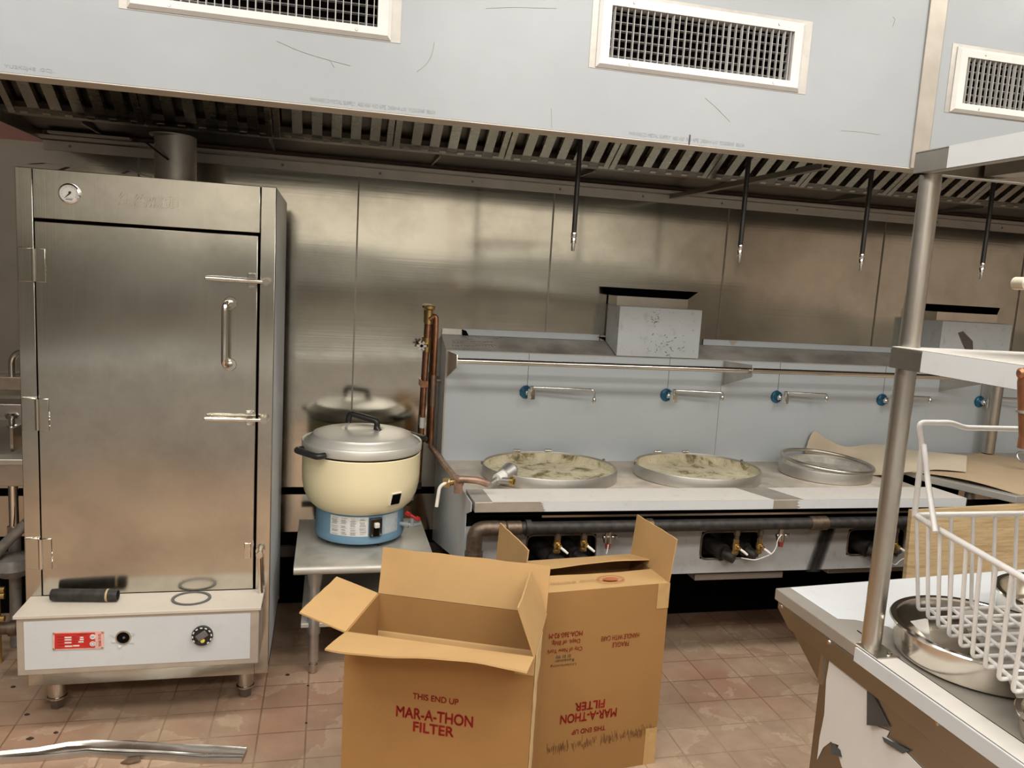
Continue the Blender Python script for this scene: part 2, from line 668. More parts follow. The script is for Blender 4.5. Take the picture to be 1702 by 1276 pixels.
for (x, w) in ((.11, .35), (1.075, .39)):
    letters('film_printing', 'WAYNECO METAL SUPPLY  AISI 430  NO 4/PE  240A+4 x10  YU2K0048  00u34', GREYINK, hood, (x, HY, HZ + .0150), (1, 0, 0), (0, 0, 1), width=w, height=.011)
letters('film_printing', '+4 x10   YU2K0J48  GCJ..', GREYINK, hood, (-.795, HY, HZ + .015), (1, 0, 0), (0, 0, 1), width=.18, height=.011)
# scratches in the film
SCRM = plain('scratch', srgb(140, 140, 138), .7)


def scratch(pts, r=.0007):
    sc = MB()
    q = [onY(px, py, HY - .0004) for px, py in pts]
    sc.tube(fillet(q, .03), r, 5)
    obj('scratch', sc, SCRM, hood)


scratch([(460, 68), (500, 86), (540, 98), (582, 109)])
scratch([(547, 98), (552, 106), (556, 112)])
scratch([(722, 70), (718, 92), (708, 108), (693, 119)])
scratch([(808, 14), (850, 12), (925, 14)], .0006)
scratch([(1172, 163), (1190, 178), (1213, 202)])
scratch([(916, 180), (917, 196), (917, 213)], .0005)
scratch([(1398, 217), (1430, 219), (1463, 224)], .0005)
scratch([(1484, 28), (1488, 32), (1484, 44)], .0005)
scratch([(460, 68), (470, 72), (490, 82)], .0005)
mk = MB()
q = [onY(px, py, HY - .0006) for px, py in [(1147, 224), (1146, 233), (1145, 241)]]
mk.tube(q, .0022, 6)
obj('marker_line', mk, plain('purple marker', (.05, .03, .05, 1), .6), hood)

# ------------------------------------------------------------------ grease filters
FW = .447
FYL, FZL, FYH, FZH = 3.205, 2.082, 2.765, 2.362
ldir = V((0, FYH - FYL, FZH - FZL)).normalized()
ndir = V((0, -ldir.z, ldir.y))
if ndir.z > 0:
    ndir = -ndir
FLEN = .52
xb = [1.568 + FW * k for k in range(-6, 8)]
FR3 = Matrix((V((1, 0, 0)), ldir, V((1, 0, 0)).cross(ldir))).transposed()
filt = None
labels = ['first', 'second', 'third', 'fourth', 'fifth', 'sixth', 'seventh', 'eighth', 'ninth', 'tenth', 'eleventh', 'twelfth', 'thirteenth']


def fbox(mb, o, x0, x1, l0, l1, n0, n1):
    c = o + V(((x0 + x1) / 2, 0, 0)) + ldir * ((l0 + l1) / 2) + ndir * ((n0 + n1) / 2)
    mb.obox(c, (x1 - x0, l1 - l0, abs(n1 - n0)), FR3)


idx = 0
for k in range(len(xb) - 1):
    o = V((xb[k], FYL, FZL))
    if xb[k + 1] < HXL + .1 or xb[k + 1] > HXR:
        continue
    lab = '%s baffle grease filter from the left in the row under the hood' % labels[idx]
    idx += 1
    if filt is None:
        filt = thing('baffle_filter', o, lab, 'grease filter', 'baffle filters under the hood')
        o = V((xb[k], FYL, FZL))
        fr = MB()
        fbox(fr, o, .002, .026, 0, FLEN, 0, .03)
        fbox(fr, o, FW - .026, FW - .002, 0, FLEN, 0, .03)
        fbox(fr, o, .026, FW - .026, FLEN - .03, FLEN, .0, .03)
        obj('frame', fr, BAFFLE, filt, bevel=.001)
        br_ = MB()
        fbox(br_, o, .026, FW - .026, 0, .03, .0, .026)
        obj('bottom_rail', br_, DARKSTEEL, filt)  # dark rail: the shadow above the trough is put into its colour
        bf = MB()
        n = 5
        pit = (FW - .052) / (n + .5)
        for j in range(n):
            x = .026 + pit * (j + .62)
            fbox(bf, o, x, x + pit * .52, .012, FLEN - .03, .022, .026)
            fbox(bf, o, x, x + .003, .012, FLEN - .03, .004, .022)
            fbox(bf, o, x + pit * .52 - .003, x + pit * .52, .012, FLEN - .03, .004, .022)
        obj('front_baffles', bf, BAFFLE, filt)
        bf = MB()
        for j in range(n + 1):
            x = .026 + pit * (j + .08)
            fbox(bf, o, x, min(x + pit * .62, FW - .026), .02, FLEN - .03, -.022, -.018)
        obj('rear_baffles', bf, DARKSTEEL, filt)
        for j in range(n + 1):
            bf = MB()
            x = .026 + pit * (j + .2)
            fbox(bf, o, x, x + pit * .36, .0, .012, .026, .029)
            obj('drain_tab', bf, BAFFLE, filt)
    else:
        dup(filt, o, lab)

# ------------------------------------------------------------------ supply air grilles
glabels = ['louvred supply air grille at the upper left, cut by the picture top',
           'louvred supply air grille in the middle of the hood front, seen whole',
           'louvred supply air grille right of the vertical batten on the hood front']
GW = grilles[1][1] - grilles[1][0]
gr0 = None
for (a, b), lab in zip(grilles, glabels):
    loc = (a, HY, GZ0)
    if gr0:
        dup(gr0, loc, lab)
        continue
    gr0 = thing('supply_air_grille', loc, lab, 'air vent', 'supply air grilles on the hood')
    W, Hh = GW, GZ1 - GZ0
    x0, z0 = a, GZ0
    fw_ = .038
    fh_ = .030
    fm = MB()
    yo, yi = HY - .004, HY - .013

    def bar(p):
        o_ = [(x0, z0), (x0 + W, z0), (x0 + W, z0 + Hh), (x0, z0 + Hh)]
        i1 = [(x0 + .010, z0 + .010), (x0 + W - .010, z0 + .010), (x0 + W - .010, z0 + Hh - .010), (x0 + .010, z0 + Hh - .010)]
        i2 = [(x0 + fw_, z0 + fh_), (x0 + W - fw_, z0 + fh_), (x0 + W - fw_, z0 + Hh - fh_), (x0 + fw_, z0 + Hh - fh_)]
        j = (p + 1) % 4
        A = [(o_[p][0], HY - .0015, o_[p][1]), (o_[j][0], HY - .0015, o_[j][1])]
        A2 = [(o_[p][0], yo, o_[p][1]), (o_[j][0], yo, o_[j][1])]
        B = [(i1[p][0], yi, i1[p][1]), (i1[j][0], yi, i1[j][1])]
        C = [(i2[p][0], yi + .002, i2[p][1]), (i2[j][0], yi + .002, i2[j][1])]
        D = [(i2[p][0], HY + .03, i2[p][1]), (i2[j][0], HY + .03, i2[j][1])]
        for P, Q in ((A, A2), (A2, B), (B, C), (C, D)):
            fm.face([P[0], P[1], Q[1], Q[0]])
    for p in range(4):
        bar(p)
    bmesh.ops.remove_doubles(fm.bm, verts=fm.bm.verts, dist=1e-5)
    obj('frame', fm, plain('grille enamel', (.60, .58, .545, 1), .4, var=.03), gr0, ang=20)
    vb = MB()
    nb = 29
    for i in range(nb):
        x = x0 + fw_ + (W - 2 * fw_) * (i + .5) / nb
        t = random.uniform(-.10, .16) if i % 9 else .3
        vb.obox((x, HY - .002, z0 + Hh / 2), (.0022, .011, Hh - 2 * fh_), Matrix.Rotation(t, 3, 'Z'))
    obj('vertical_blades', vb, plain('blade enamel', (.38, .37, .35, 1), .4, var=.03), gr0)
    hb = MB()
    for i in range(6):
        z = z0 + fh_ + (Hh - 2 * fh_) * (i + .5) / 6
        hb.obox((x0 + W / 2, HY + .021, z), (W - 2 * fw_, .010, .0022), Matrix.Rotation(-.25, 3, 'X'))
    obj('horizontal_blades', hb, plain('rear blade enamel', (.22, .21, .20, 1), .45, var=.03), gr0)
    db = MB()
    X_0, X_1, Z_0, Z_1 = x0 + fw_, x0 + W - fw_, z0 + fh_, z0 + Hh - fh_
    Ya, Yb_ = HY + .032, HY + .12
    c = [(X_0, Z_0), (X_1, Z_0), (X_1, Z_1), (X_0, Z_1)]
    for p in range(4):
        j = (p + 1) % 4
        db.face([(c[p][0], Ya, c[p][1]), (c[j][0], Ya, c[j][1]), (c[j][0], Yb_, c[j][1]), (c[p][0], Yb_, c[p][1])])
    db.face([(q[0], Yb_, q[1]) for q in c])
    obj('duct_collar', db, DARK, gr0)
    bp = MB()
    bx0, bx1, bz0, bz1 = x0 - .020, x0 + W + .027, z0 - .003, z0 + Hh + .010
    bp.box(bx0, x0 + .03, HY - .0012, HY - .0002, bz0, bz1)
    bp.box(x0 + W - .03, bx1, HY - .0012, HY - .0002, bz0, bz1)
    bp.box(x0 + .03, x0 + W - .03, HY - .0012, HY - .0002, bz0, z0 + .025)
    bp.box(x0 + .03, x0 + W - .03, HY - .0012, HY - .0002, z0 + Hh - .025, bz1)
    obj('backing_plate', bp, plain('bare grille plate', (.38, .355, .32, 1), .40, .6, var=.08), gr0)
    sw = MB()
    for sx in (.105, W - .095):
        for sz in (.016, Hh - .016):
            sw.cyl((x0 + sx, yi + .001, z0 + sz), (x0 + sx, yi - .001, z0 + sz), .0045, .003, 12)
    obj('screw', sw, STEEL, gr0)

# ------------------------------------------------------------------ fire suppression drops
dlabels = ['black suppression pipe hanging from the hood, leftmost, over the first wok ring',
           'black suppression pipe hanging just left of the white overshelf post, second from the left',
           'black suppression pipe hanging third from the left, right behind the overshelf post',
           'black suppression pipe hanging rightmost, under the white upper shelf']
dl = None
for (px, py), lab in zip([(952, 416), (1228, 434), (1430, 446), (1630, 460)], dlabels):
    p = onY(px, py, 2.68)
    p.z = 1.692
    if dl:
        dup(dl, p, lab)
        continue
    dl = thing('suppression_pipe', p, lab, 'pipe', 'fire suppression pipes under the hood')
    obj('pipe', MB().cyl(p + V((0, 0, .062)), p + V((0, 0, 2.749 - 1.692)), .0088, seg=20), BLACK, dl)
    nz = MB()
    nz.lathe([(0, 0), (.0062, 0), (.0068, .010), (.0068, .024), (.0095, .026), (.0095, .042), (.0085, .045), (.0105, .048), (.0105, .060), (.0098, .063), (0, .063)], p, 20)
    obj('nozzle', nz, CHROME, dl)

# ------------------------------------------------------------------ roasting oven
OY = 2.78
ov = thing('roasting_oven', (-.567, 3.1, 0), 'tall stainless upright roasting oven with hinged door and low control box', 'oven')
oxl, oxr, ozb, ozt = -.957, -.178, .118, 1.837
OYB = 3.44
body = MB()
body.box(oxl, oxl + .002, OY + .003, OYB, ozb, ozt)
body.box(oxl, oxr, OYB - .002, OYB, ozb, ozt)
body.box(oxl + .002, oxr - .002, OY + .003, OYB - .002, ozt - .003, ozt - .001)
body.box(oxl + .002, oxr - .002, OY + .003, OYB - .002, ozb, ozb + .002)
obj('body', body, OVEN_STEEL, ov)
obj('side_panel', MB().box(oxr - .002, oxr, OY + .003, OYB, ozb + .03, ozt - .001), FILM_SIDE, ov)
obj('cavity_face', MB().box(-.908, -.226, OY + .022, OY + .025, .13, 1.70), DARK, ov)
st = MB()
st.box(oxl, -.9085, OY, OY + .02, ozb, ozt)
obj('stile', st, OVEN_STEEL, ov, bevel=.002)
obj('stile', MB().box(-.2265, oxr, OY, OY + .02, ozb, ozt), OVEN_STEEL, ov, bevel=.002)
obj('bottom_rail', MB().box(-.9085, -.2265, OY, OY + .02, ozb, .434), OVEN_STEEL, ov)
hd = obj('header_panel', MB().box(-.9065, -.2285, OY - .004, OY + .02, 1.684, 1.8365), OVEN_STEEL, ov, bevel=.002)
door = obj('door', MB().box(-.9035, -.2335, OY - .006, OY + .018, .443, 1.674), OVEN_STEEL, ov, bevel=.002)
for zc in (1.537, 1.058, .588):
    h = MB()
    dz = .053
    h.box(-.953, -.911, OY - .005, OY - .0005, zc - dz, zc + dz)
    obj('hinge', h, OVEN_STEEL, ov, bevel=.0015)
    hh = MB()
    hh.box(-.9005, -.873, OY - .0105, OY - .0062, zc - dz, zc + dz)
    hl = obj('hinge_leaf', hh, OVEN_STEEL, door, bevel=.0015)
    hb = MB().cyl((-.906, OY - .009, zc - dz + .002), (-.906, OY - .009, zc + dz - .002), .0072, seg=16)
    obj('hinge_barrel', hb, BRIGHT, ov)
    wd = MB()
    for i in range(16):
        x = -.952 + .04 * random.random()
        wd.lathe([(0, -.0022), (.0022, 0), (0, .0022)], (x, OY - .0035, zc + dz + .0012), 6)
    for i in range(8):
        wd.lathe([(0, -.002), (.002, 0), (0, .002)], (-.8725, OY - .007, zc - .02 + .05 * random.random() - .02), 6)
    obj('weld_bead', wd, BRIGHT, ov)
hn = MB()
hx = -.331
hn.tube(fillet([(hx + .012, OY - .006, 1.447), (hx, OY - .052, 1.447), (hx, OY - .052, 1.240), (hx + .012, OY - .006, 1.240)], .03, 8), .0105, 18)
hn.lathe([(0, 0), (.022, 0), (.020, .002), (0, .002)], (hx + .012, OY - .0065, 1.447), 24, R=Matrix.Rotation(PI / 2, 3, 'X'))
hn.lathe([(0, 0), (.022, 0), (.020, .002), (0, .002)], (hx + .012, OY - .0065, 1.240), 24, R=Matrix.Rotation(PI / 2, 3, 'X'))
obj('door_handle', hn, BRIGHT, door)


def latch(px, pz, tx, tz):
    a = MB()
    y = OY - .034
    P = V((px, y, pz))
    T = V((tx, y - .004, tz))
    d = T - P
    a.tube([P + d * k for k in (0, .12, .3, .42, .5, .7, .9, .985, 1)], [.0075, .0072, .0068, .0082, .0070, .0090, .0078, .0062, .002], 14)
    o = obj('latch_arm', a, BRIGHT, ov)
    b = MB()
    b.cyl((px, OY - .001, pz), (px, y - .006, pz), .0095, seg=18)
    b.cyl((px, y - .006, pz), (px, y - .014, pz), .0125, seg=6)
    b.cyl((px, OY - .0005, pz), (px, OY - .005, pz), .016, seg=20)
    obj('pivot_bolt', b, BRIGHT, o)


latch(-.203, 1.524, -.396, 1.527)
latch(-.204, 1.056, -.396, 1.058)
latch(-.211, .580, -.203, .385)


def keeper(x, z, hh=.025):
    k = MB()
    y = OY - .006
    k.box(x - .013, x + .013, y - .003, y - .0002, z - hh, z + hh)
    k.box(x - .010, x + .010, y - .030, y - .003, z + hh - .007, z + hh - .002)
    k.box(x - .010, x + .010, y - .020, y - .003, z - hh + .002, z - hh + .006)
    obj('latch_keeper', k, OVEN_STEEL, door, bevel=.001)


keeper(-.252, 1.526)
keeper(-.252, 1.058)
obj('latch_keeper', MB().box(-.265, -.242, OY - .010, OY - .0062, .556, .612), BRIGHT, door, bevel=.002)
# dial thermometer
RX = Matrix.Rotation(PI / 2, 3, 'X')
tc_ = V((-.801, OY - .004, 1.766))
th = obj('thermometer', MB().lathe([(0, 0), (.031, 0), (.032, .004), (.031, .010), (.027, .012), (.0265, .006), (0, .006)], tc_, 40, R=RX), CHROME, ov)
obj('dial_face', MB().lathe([(0, .0062), (.0262, .0062), (.0262, .0075), (0, .0075)], tc_, 40, R=RX), DIALW, th)
nd = MB()
yy = tc_.y - .0085
nd.prism([tc_ + V((-.016, -.0082, -.017)), tc_ + V((.001, -.0082, .003)), tc_ + V((.006, -.0082, .006)), tc_ + V((.004, -.0082, -.001))], (0, -.001, 0))
nd.cyl((tc_.x + .002, yy + .001, tc_.z + .003), (tc_.x + .002, yy - .001, tc_.z + .003), .004, seg=12)
obj('needle', nd, BLACK, th)
tk = MB()
for a in range(-120, 121, 12):
    r = math.radians(90 - a)
    c = tc_ + V((math.cos(r) * .0215, -.0078, math.sin(r) * .0215))
    tk.obox(c, (.0012, .0006, .0035 if a % 24 == 0 else .002), Matrix.Rotation(-(r - PI / 2), 3, 'Y'))
tk.box(tc_.x - .011, tc_.x + .009, tc_.y - .0082, tc_.y - .0076, tc_.z - .0205, tc_.z - .0175)
tk.box(tc_.x - .009, tc_.x + .011, tc_.y - .0082, tc_.y - .0076, tc_.z - .016, tc_.z - .0145)
obj('dial_marks', tk, LABELG, th)
letters('raised_lettering', '\u7d10\u7d04\u7210\u982d', OVEN_STEEL, hd, (-.572, OY - .004, 1.762), (1, 0, -.0), (0, 0, 1), width=.182, height=.042, ext=.0016, lift=.0012)
# control box
cy0 = 2.627
cb = obj('control_box', MB().box(-.934, -.200, cy0, OY - .0005, .237, .428), BARE, ov, bevel=.002)
obj('box_top', MB().box(-.942, -.194, cy0 - .006, OY - .001, .428, .4395), film('dusty tan top', (.60, .535, .45), .5, dirt=.4, dirtcol=(.42, .33, .23), scale=6), cb, bevel=.002)
obj('front_film', MB().box(-.912, -.228, cy0 - .0012, cy0 - .0003, .256, .419), FILM_WHITE, cb)
# name plate
PR = Matrix.Rotation(.02, 3, 'Y')
pc = V((-.7545, cy0 - .0028, .349))
pl = obj('name_plate', MB().obox(pc, (.150, .0018, .060), PR), PINKP, cb)
q = MB()
q.obox(pc + PR @ V((-.010, -.0011, 0)), (.118, .0006, .052), PR)
obj('red_field', q, REDPLATE, pl)
q = MB()
for (x, z, w) in ((-.030, .012, .020), (-.030, .004, .020), (-.030, -.006, .020), (-.028, -.018, .022), (-.006, -.017, .018), (.010, .011, .010), (.010, .004, .012), (.008, -.004, .015)):
    q.obox(pc + PR @ V((x, -.0016, z)), (w, .0004, .0045), PR)
obj('blank_field', q, LABELW, pl)
q = MB()
for (x, z, w) in ((-.052, .014, .020), (-.052, .005, .020), (-.052, -.004, .020), (-.012, .013, .014), (-.008, .006, .016), (-.010, -.002, .016), (-.010, -.009, .014), (-.05, -.014, .018), (.012, .020, .03)):
    q.obox(pc + PR @ V((x, -.0015, z)), (w, .0003, .0016), PR)
obj('fine_print', q, plain('dark red print', (.16, .01, .01, 1), .5), pl)
for z in (.012, -.012):
    q = MB().lathe([(0, 0), (.0085, 0), (.0085, .0006), (0, .0006)], pc + PR @ V((.042, -.0013, z)), 24, R=RX)
    dsk = obj('seal', q, DIALW, pl)
    if z > 0:
        letters('seal_letters', 'NSF', plain('navy print', (.03, .05, .16, 1), .5), dsk, pc + PR @ V((.042, -.0019, z)), (1, 0, 0), (0, 0, 1), width=.011, height=.005)
    else:
        q = MB().lathe([(.004, 0), (.0055, 0), (.0055, .0006), (.004, .0006)], pc + PR @ V((.042, -.0018, z)), 20, R=RX, closed=True)
        obj('seal_ring', q, GREYINK, dsk)
letters('plate_letters', '\u7d10\n\u7d04\n\u7210\n\u982d', REDINK, pl, pc + PR @ V((.063, -.0010, 0)), (1, 0, 0), (0, 0, 1), width=.0085, height=.044)
q = MB()
for sx, sz in ((-.071, .026), (.071, .026), (-.071, -.026), (.071, -.026)):
    q.lathe([(0, 0), (.004, 0), (.003, .002), (0, .0025)], pc + PR @ V((sx, -.001, sz)), 12, R=RX)
obj('screw', q, STEEL, pl)
sh = V((-.622, cy0 - .001, .352))
so = obj('sight_hole', MB().lathe([(.019, 0), (.024, .0), (.0235, .004), (.0195, .004)], sh, 32, R=RX, closed=True), STEEL, cb)
obj('hole', MB().lathe([(0, .0008), (.0195, .0008), (.0195, .0012), (0, .0012)], sh, 32, R=RX), DARK, so)
obj('burner_stud', MB().lathe([(0, .001), (.005, .001), (.004, .004), (0, .005)], sh + V((.002, 0, 0)), 14, R=RX), DARKSTEEL, so)
tf = MB()
for a in (20, 160, 200, 250, 330):
    r = math.radians(a)
    d = V((math.cos(r), 0, math.sin(r)))
    t_ = V((-math.sin(r), 0, math.cos(r)))
    tf.prism([sh + d * .023 + t_ * .010, sh + d * .023 - t_ * .010, sh + d * .038 + V((0, -.004, 0))], (0, -.0008, 0))
obj('torn_film', tf, FILM_WHITE, so)
kc = V((-.379, cy0 - .001, .349))
kn = obj('control_knob', MB().lathe([(0, 0), (.033, 0), (.034, .004), (.033, .012), (.026, .014), (.024, .012), (0, .012)], kc, 40, R=RX), BLACK, cb)
q = MB()
q.obox(kc + V((0, -.016, .004)), (.036, .008, .022), Matrix.Rotation(-.6, 3, 'Y'))
obj('knob_grip', q, plain('grey knob grip', (.13, .125, .12, 1), .35), kn, bevel=.002)
obj('index_dot', MB().lathe([(0, .0138), (.0075, .0138), (.007, .017), (0, .0175)], kc + V((.002, 0, -.014)), 20, R=RX), YELLOW, kn)
q = MB()
for a in range(-50, 240, 29):
    r = math.radians(a)
    q.obox(kc + V((math.cos(r) * .0295, -.0142, math.sin(r) * .0295)), (.0075, .0008, .004), Matrix.Rotation(-(r - PI / 2), 3, 'Y'))
obj('dial_print', q, LABELW, kn)
# legs
for x in (-.890, -.262):
    for y in (2.850, 3.37):
        l = obj('leg', MB().cyl((x, y, .118), (x, y, .048), .029, seg=28), OVEN_STEEL, ov)
        obj('leg_collar', MB().lathe([(.026, .046), (.0315, .043), (.0315, .038), (.026, .036)], (x, y, 0), 28, closed=True), BRIGHT, l)
        obj('leg_foot', MB().cyl((x, y, .042), (x, y, .0005), .025, .021, seg=6), DARKSTEEL, l)
flp = MB()
fc = V((-.569, 3.22, 0))
flp.lathe([(.071, 1.836), (.073, 1.836), (.073, 2.030), (.071, 2.030)], fc, 40, closed=True)
fo = obj('flue_pipe', flp, GALV, ov)
obj('damper_rod', MB().tube([V((-.655, 3.15, 1.99)), V((-.60, 3.14, 1.95)), V((-.578, 3.135, 1.935))], .0035, 8), BLACK, fo)
obj('flue_collar', MB().lathe([(.069, 2.022), (.078, 2.030), (.078, 2.034), (.069, 2.030)], fc + V((-.012, 0, 0)), 40, closed=True), GALV, fo)
for pts in ([(43, 272), (70, 270), (110, 277), (92, 283)], [(200, 288), (212, 282), (235, 290), (258, 297)]):
    P = [onY(px, py, OY + .03 + .02 * i) for i, (px, py) in enumerate(pts)]
    q = MB()
    for i in range(3):
        q.slab([P[i], P[i + 1], P[i + 1] + V((.0, .05, .003)), P[i] + V((.0, .05, .004))], .0008)
    obj('peeled_film', q, plain('peeled film', (.34, .27, .23, 1), .5), ov)

# things lying on the control box
bpz = .4395
a, b = onZ(86, 988, bpz + .0215), onZ(196, 989, bpz + .0215)
bp = thing('pipe_nipple', (a + b) / 2 - V((0, 0, .0215)), 'short black iron pipe nipple lying on the oven control box', 'pipe')
d = (b - a).normalized()
q = MB()
Rm = d.to_track_quat('Z', 'Y').to_matrix()
PL = (b - a).length
q.lathe([(.016, 0), (.0185, 0), (.020, .014), (.0205, .02), (.0205, PL - .03), (.020, PL - .016), (.0185, PL), (.016, PL)], a, 28, R=Rm)
q.lathe([(.0155, .0), (.016, 0), (.016, PL), (.0155, PL)], a, 28, R=Rm, closed=True)
obj('pipe_body', q, IRON, bp)
q = MB().lathe([(.0195, PL - .036), (.0212, PL - .035), (.0212, PL - .029), (.0195, PL - .028)], a, 28, R=Rm, closed=True)
obj('dope_ring', q, plain('yellow pipe dope', (.45, .34, .18, 1), .7), bp)
gk = MB()
gc = V((-.428, 2.712, bpz + .0022))
n = 64
gk.lathe([(.052, -.002), (.061, -.002), (.061, .002), (.052, .002)], gc, 64, sx=1.04, sy=.92, closed=True)
tag(obj('gasket_ring', gk, RUBBER, loc=gc), 'flat dark rubber gasket ring lying on the oven control box', 'gasket')

# ------------------------------------------------------------------ equipment stand
TZ = .455
es = thing('equipment_stand', (.168, 3.22, 0), 'low stainless table under the cream rice cooker', 'table')
tx0, tx1, ty0, ty1 = -.102, .440, 2.935, 3.515
q = MB()
prof = [(ty1, TZ), (ty0 + .018, TZ)]
for k in range(1, 9):
    t = PI / 2 + PI * k / 8 * 1.0
    prof.append((ty0 + .018 + .018 * math.cos(t), TZ - .018 + .018 * math.sin(t)))
prof += [(ty0 + .03, TZ - .036), (ty0 + .03, TZ - .03), (ty1, TZ - .03)]
q.prism([(tx0, y, z) for y, z in prof], (tx1 - tx0, 0, 0))
obj('tabletop', q, TABLESTEEL, es)
q = MB()
q.box(tx0 + .03, tx1 - .03, ty0 + .04, ty1 - .04, .192, .210)
obj('undershelf', q, TABLESTEEL, es, bevel=.003)
for lx in (-.022, .360):
    for ly in (2.990, 3.46):
        q = MB().cyl((lx, ly, TZ - .03), (lx, ly, .052), .0205, seg=24)
        lg = obj('leg', q, GALV, es)
        obj('gusset', MB().lathe([(.0205, TZ - .030), (.036, TZ - .030), (.030, TZ - .05), (.0235, TZ - .095), (.0205, TZ - .095)], (lx, ly, 0), 24, closed=True), GALV, lg)
        obj('shelf_clamp', MB().lathe([(.0205, .165), (.0255, .165), (.0255, .225), (.0235, .232), (.0205, .232)], (lx, ly, 0), 24, closed=True), GALV, lg)
        obj('bullet_foot', MB().lathe([(0, .001), (.013, .001), (.0165, .006), (.0165, .034), (.013, .036), (.013, .052), (0, .052)], (lx, ly, 0), 24), STEEL, lg)

# ------------------------------------------------------------------ rice cooker
rc = V((.155, 3.290, 0))
ck = thing('rice_cooker', (rc.x, rc.y, TZ), 'large cream commercial gas rice cooker with blue base and aluminium lid', 'rice cooker')
q = MB().lathe([(0, .474), (.165, .474), (.184, .478), (.188, .490), (.185, .503), (.1835, .52), (.1835, .605), (0, .605)], rc, 72)
base = obj('base', q, BLUEEN, ck)
for a in range(30, 390, 90):
    r = math.radians(a)
    p = rc + V((math.cos(r) * .15, math.sin(r) * .15, 0))
    obj('foot', MB().cyl(p + V((0, 0, TZ + .0005)), p + V((0, 0, .476)), .008, seg=14), BLACK, ck)
q = MB().lathe([(.10, .588), (.154, .590), (.192, .602), (.218, .627), (.234, .662), (.2425, .702), (.2445, .740), (.2445, .830), (.242, .833), (.236, .830), (.236, .80)], rc, 96)
shell = obj('shell', q, CREAM, ck)
q = MB().lathe([(.0, .82), (.235, .82), (.235, .850), (.0, .850)], rc, 72)
obj('pot_gap', q, BLACK, ck)
q = MB().lathe([(.230, .838), (.243, .840), (.2475, .845), (.2490, .874), (.2465, .878), (.241, .874), (.240, .85), (.20, .845)], rc, 96)
obj('pot_rim', q, LID, ck)
q = MB().lathe([(.2395, .852), (.2385, .868), (.232, .871), (.223, .878), (.216, .890), (.209, .894), (.203, .904), (.194, .907), (.143, .917), (.092, .923), (.085, .9235), (.077, .919), (0, .919)], rc, 96)
lid = obj('lid', q, LID, ck)
u_ = V((.80, -.35, 0)).normalized()
hc = rc + V((.0, -.02, 0))
q = MB()
for s in (-1, 1):
    p = hc + u_ * (.060 * s) + V((0, 0, .917))
    q.slab([p + u_.cross(V((0, 0, 1))) * .016 + u_ * s * .02, p - u_.cross(V((0, 0, 1))) * .016 + u_ * s * .02, p - u_.cross(V((0, 0, 1))) * .010 + V((0, 0, .032)) - u_ * s * .002, p + u_.cross(V((0, 0, 1))) * .010 + V((0, 0, .032)) - u_ * s * .002], .003)
obj('handle_strap', q, CHROME, lid)
q = MB()
q.tube(fillet([hc + u_ * .058 + V((0, 0, .925)), hc + u_ * .062 + V((0, 0, .962)), hc - u_ * .062 + V((0, 0, .985)), hc - u_ * .066 + V((0, 0, .945))], .02, 6), .0125, 12)
obj('lid_handle', q, BLACK, lid, ang=60)


def side_handle(dirv, zt):
    dirv = V(dirv).normalized()
    s = V((-dirv.y, dirv.x, 0))
    c = rc + dirv * .246 + V((0, 0, zt))
    k = MB()
    k.tube(fillet([c + s * .072, c + s * .072 + dirv * .034, c - s * .072 + dirv * .034, c - s * .072], .018, 5), .013, 12)
    obj('side_handle', k, BLACK, ck, ang=60)


side_handle((-.80, -.60, 0), .852)
side_handle((.85, .50, 0), .862)


def wrap(mbld, a0, a1, z0, z1, R, th=.0012, n=14):
    pts = []
    for i in range(n):
        A = math.radians(a0 + (a1 - a0) * i / n)
        B = math.radians(a0 + (a1 - a0) * (i + 1) / n)
        f = lambda t, rr, z: rc + V((math.cos(t) * rr, math.sin(t) * rr, z))
        mbld.hexa([f(A, R, z0), f(B, R, z0), f(B, R + th, z0), f(A, R + th, z0)], [f(A, R, z1), f(B, R, z1), f(B, R + th, z1), f(A, R + th, z1)])


q = MB()
wrap(q, 228, 278, .512, .592, .1837)
lb = obj('instruction_label', q, LABELW, base)
q = MB()
for cidx, (a0, a1) in enumerate(((230, 240), (243, 252), (255, 264), (267, 276))):
    z = .586
    while z > .517:
        if random.random() > .12:
            wrap(q, a0 + random.random() * 1.5, a1 - random.random() * 3, z - .0016, z, .1850, .0003, 4)
        z -= .0036 if random.random() > .2 else .007
obj('label_print', q, LABELG, lb)
q = MB()
wrap(q, 297, 324, .512, .594, .1837)
lb = obj('instruction_label', q, plain('grey label', (.40, .46, .50, 1), .5), base)
q = MB()
z = .590
while z > .516:
    wrap(q, 299 + random.random() * 3, 322 - random.random() * 8, z - .0012, z, .1850, .0003, 6)
    z -= .0045
obj('label_print', q, LABELW, lb)
# ignition switch
sd = V((math.cos(math.radians(287)), math.sin(math.radians(287)), 0))
ss = V((-sd.y, sd.x, 0))
SR = Matrix((ss, sd, V((0, 0, 1)))).transposed()
sc_ = rc + sd * .190 + V((0, 0, .550))
sw = obj('switch_plate', MB().obox(sc_, (.050, .016, .078), SR), BLACK, base, bevel=.003)
q = MB()
for s in (-1, 1):
    q.obox(sc_ + SR @ V((s * .018, .009, 0)), (.006, .004, .066), SR)
q.obox(sc_ + SR @ V((0, .009, .031)), (.036, .004, .006), SR)
obj('switch_bezel', q, CHROME, sw)
q = MB()
q.obox(sc_ + SR @ V((0, .014, .012)), (.020, .018, .020), SR)
obj('switch_lever', q, WHITEP, sw, bevel=.003)
obj('lever_slot', MB().obox(sc_ + SR @ V((0, .0085, -.018)), (.022, .003, .034), SR), DARK, sw)
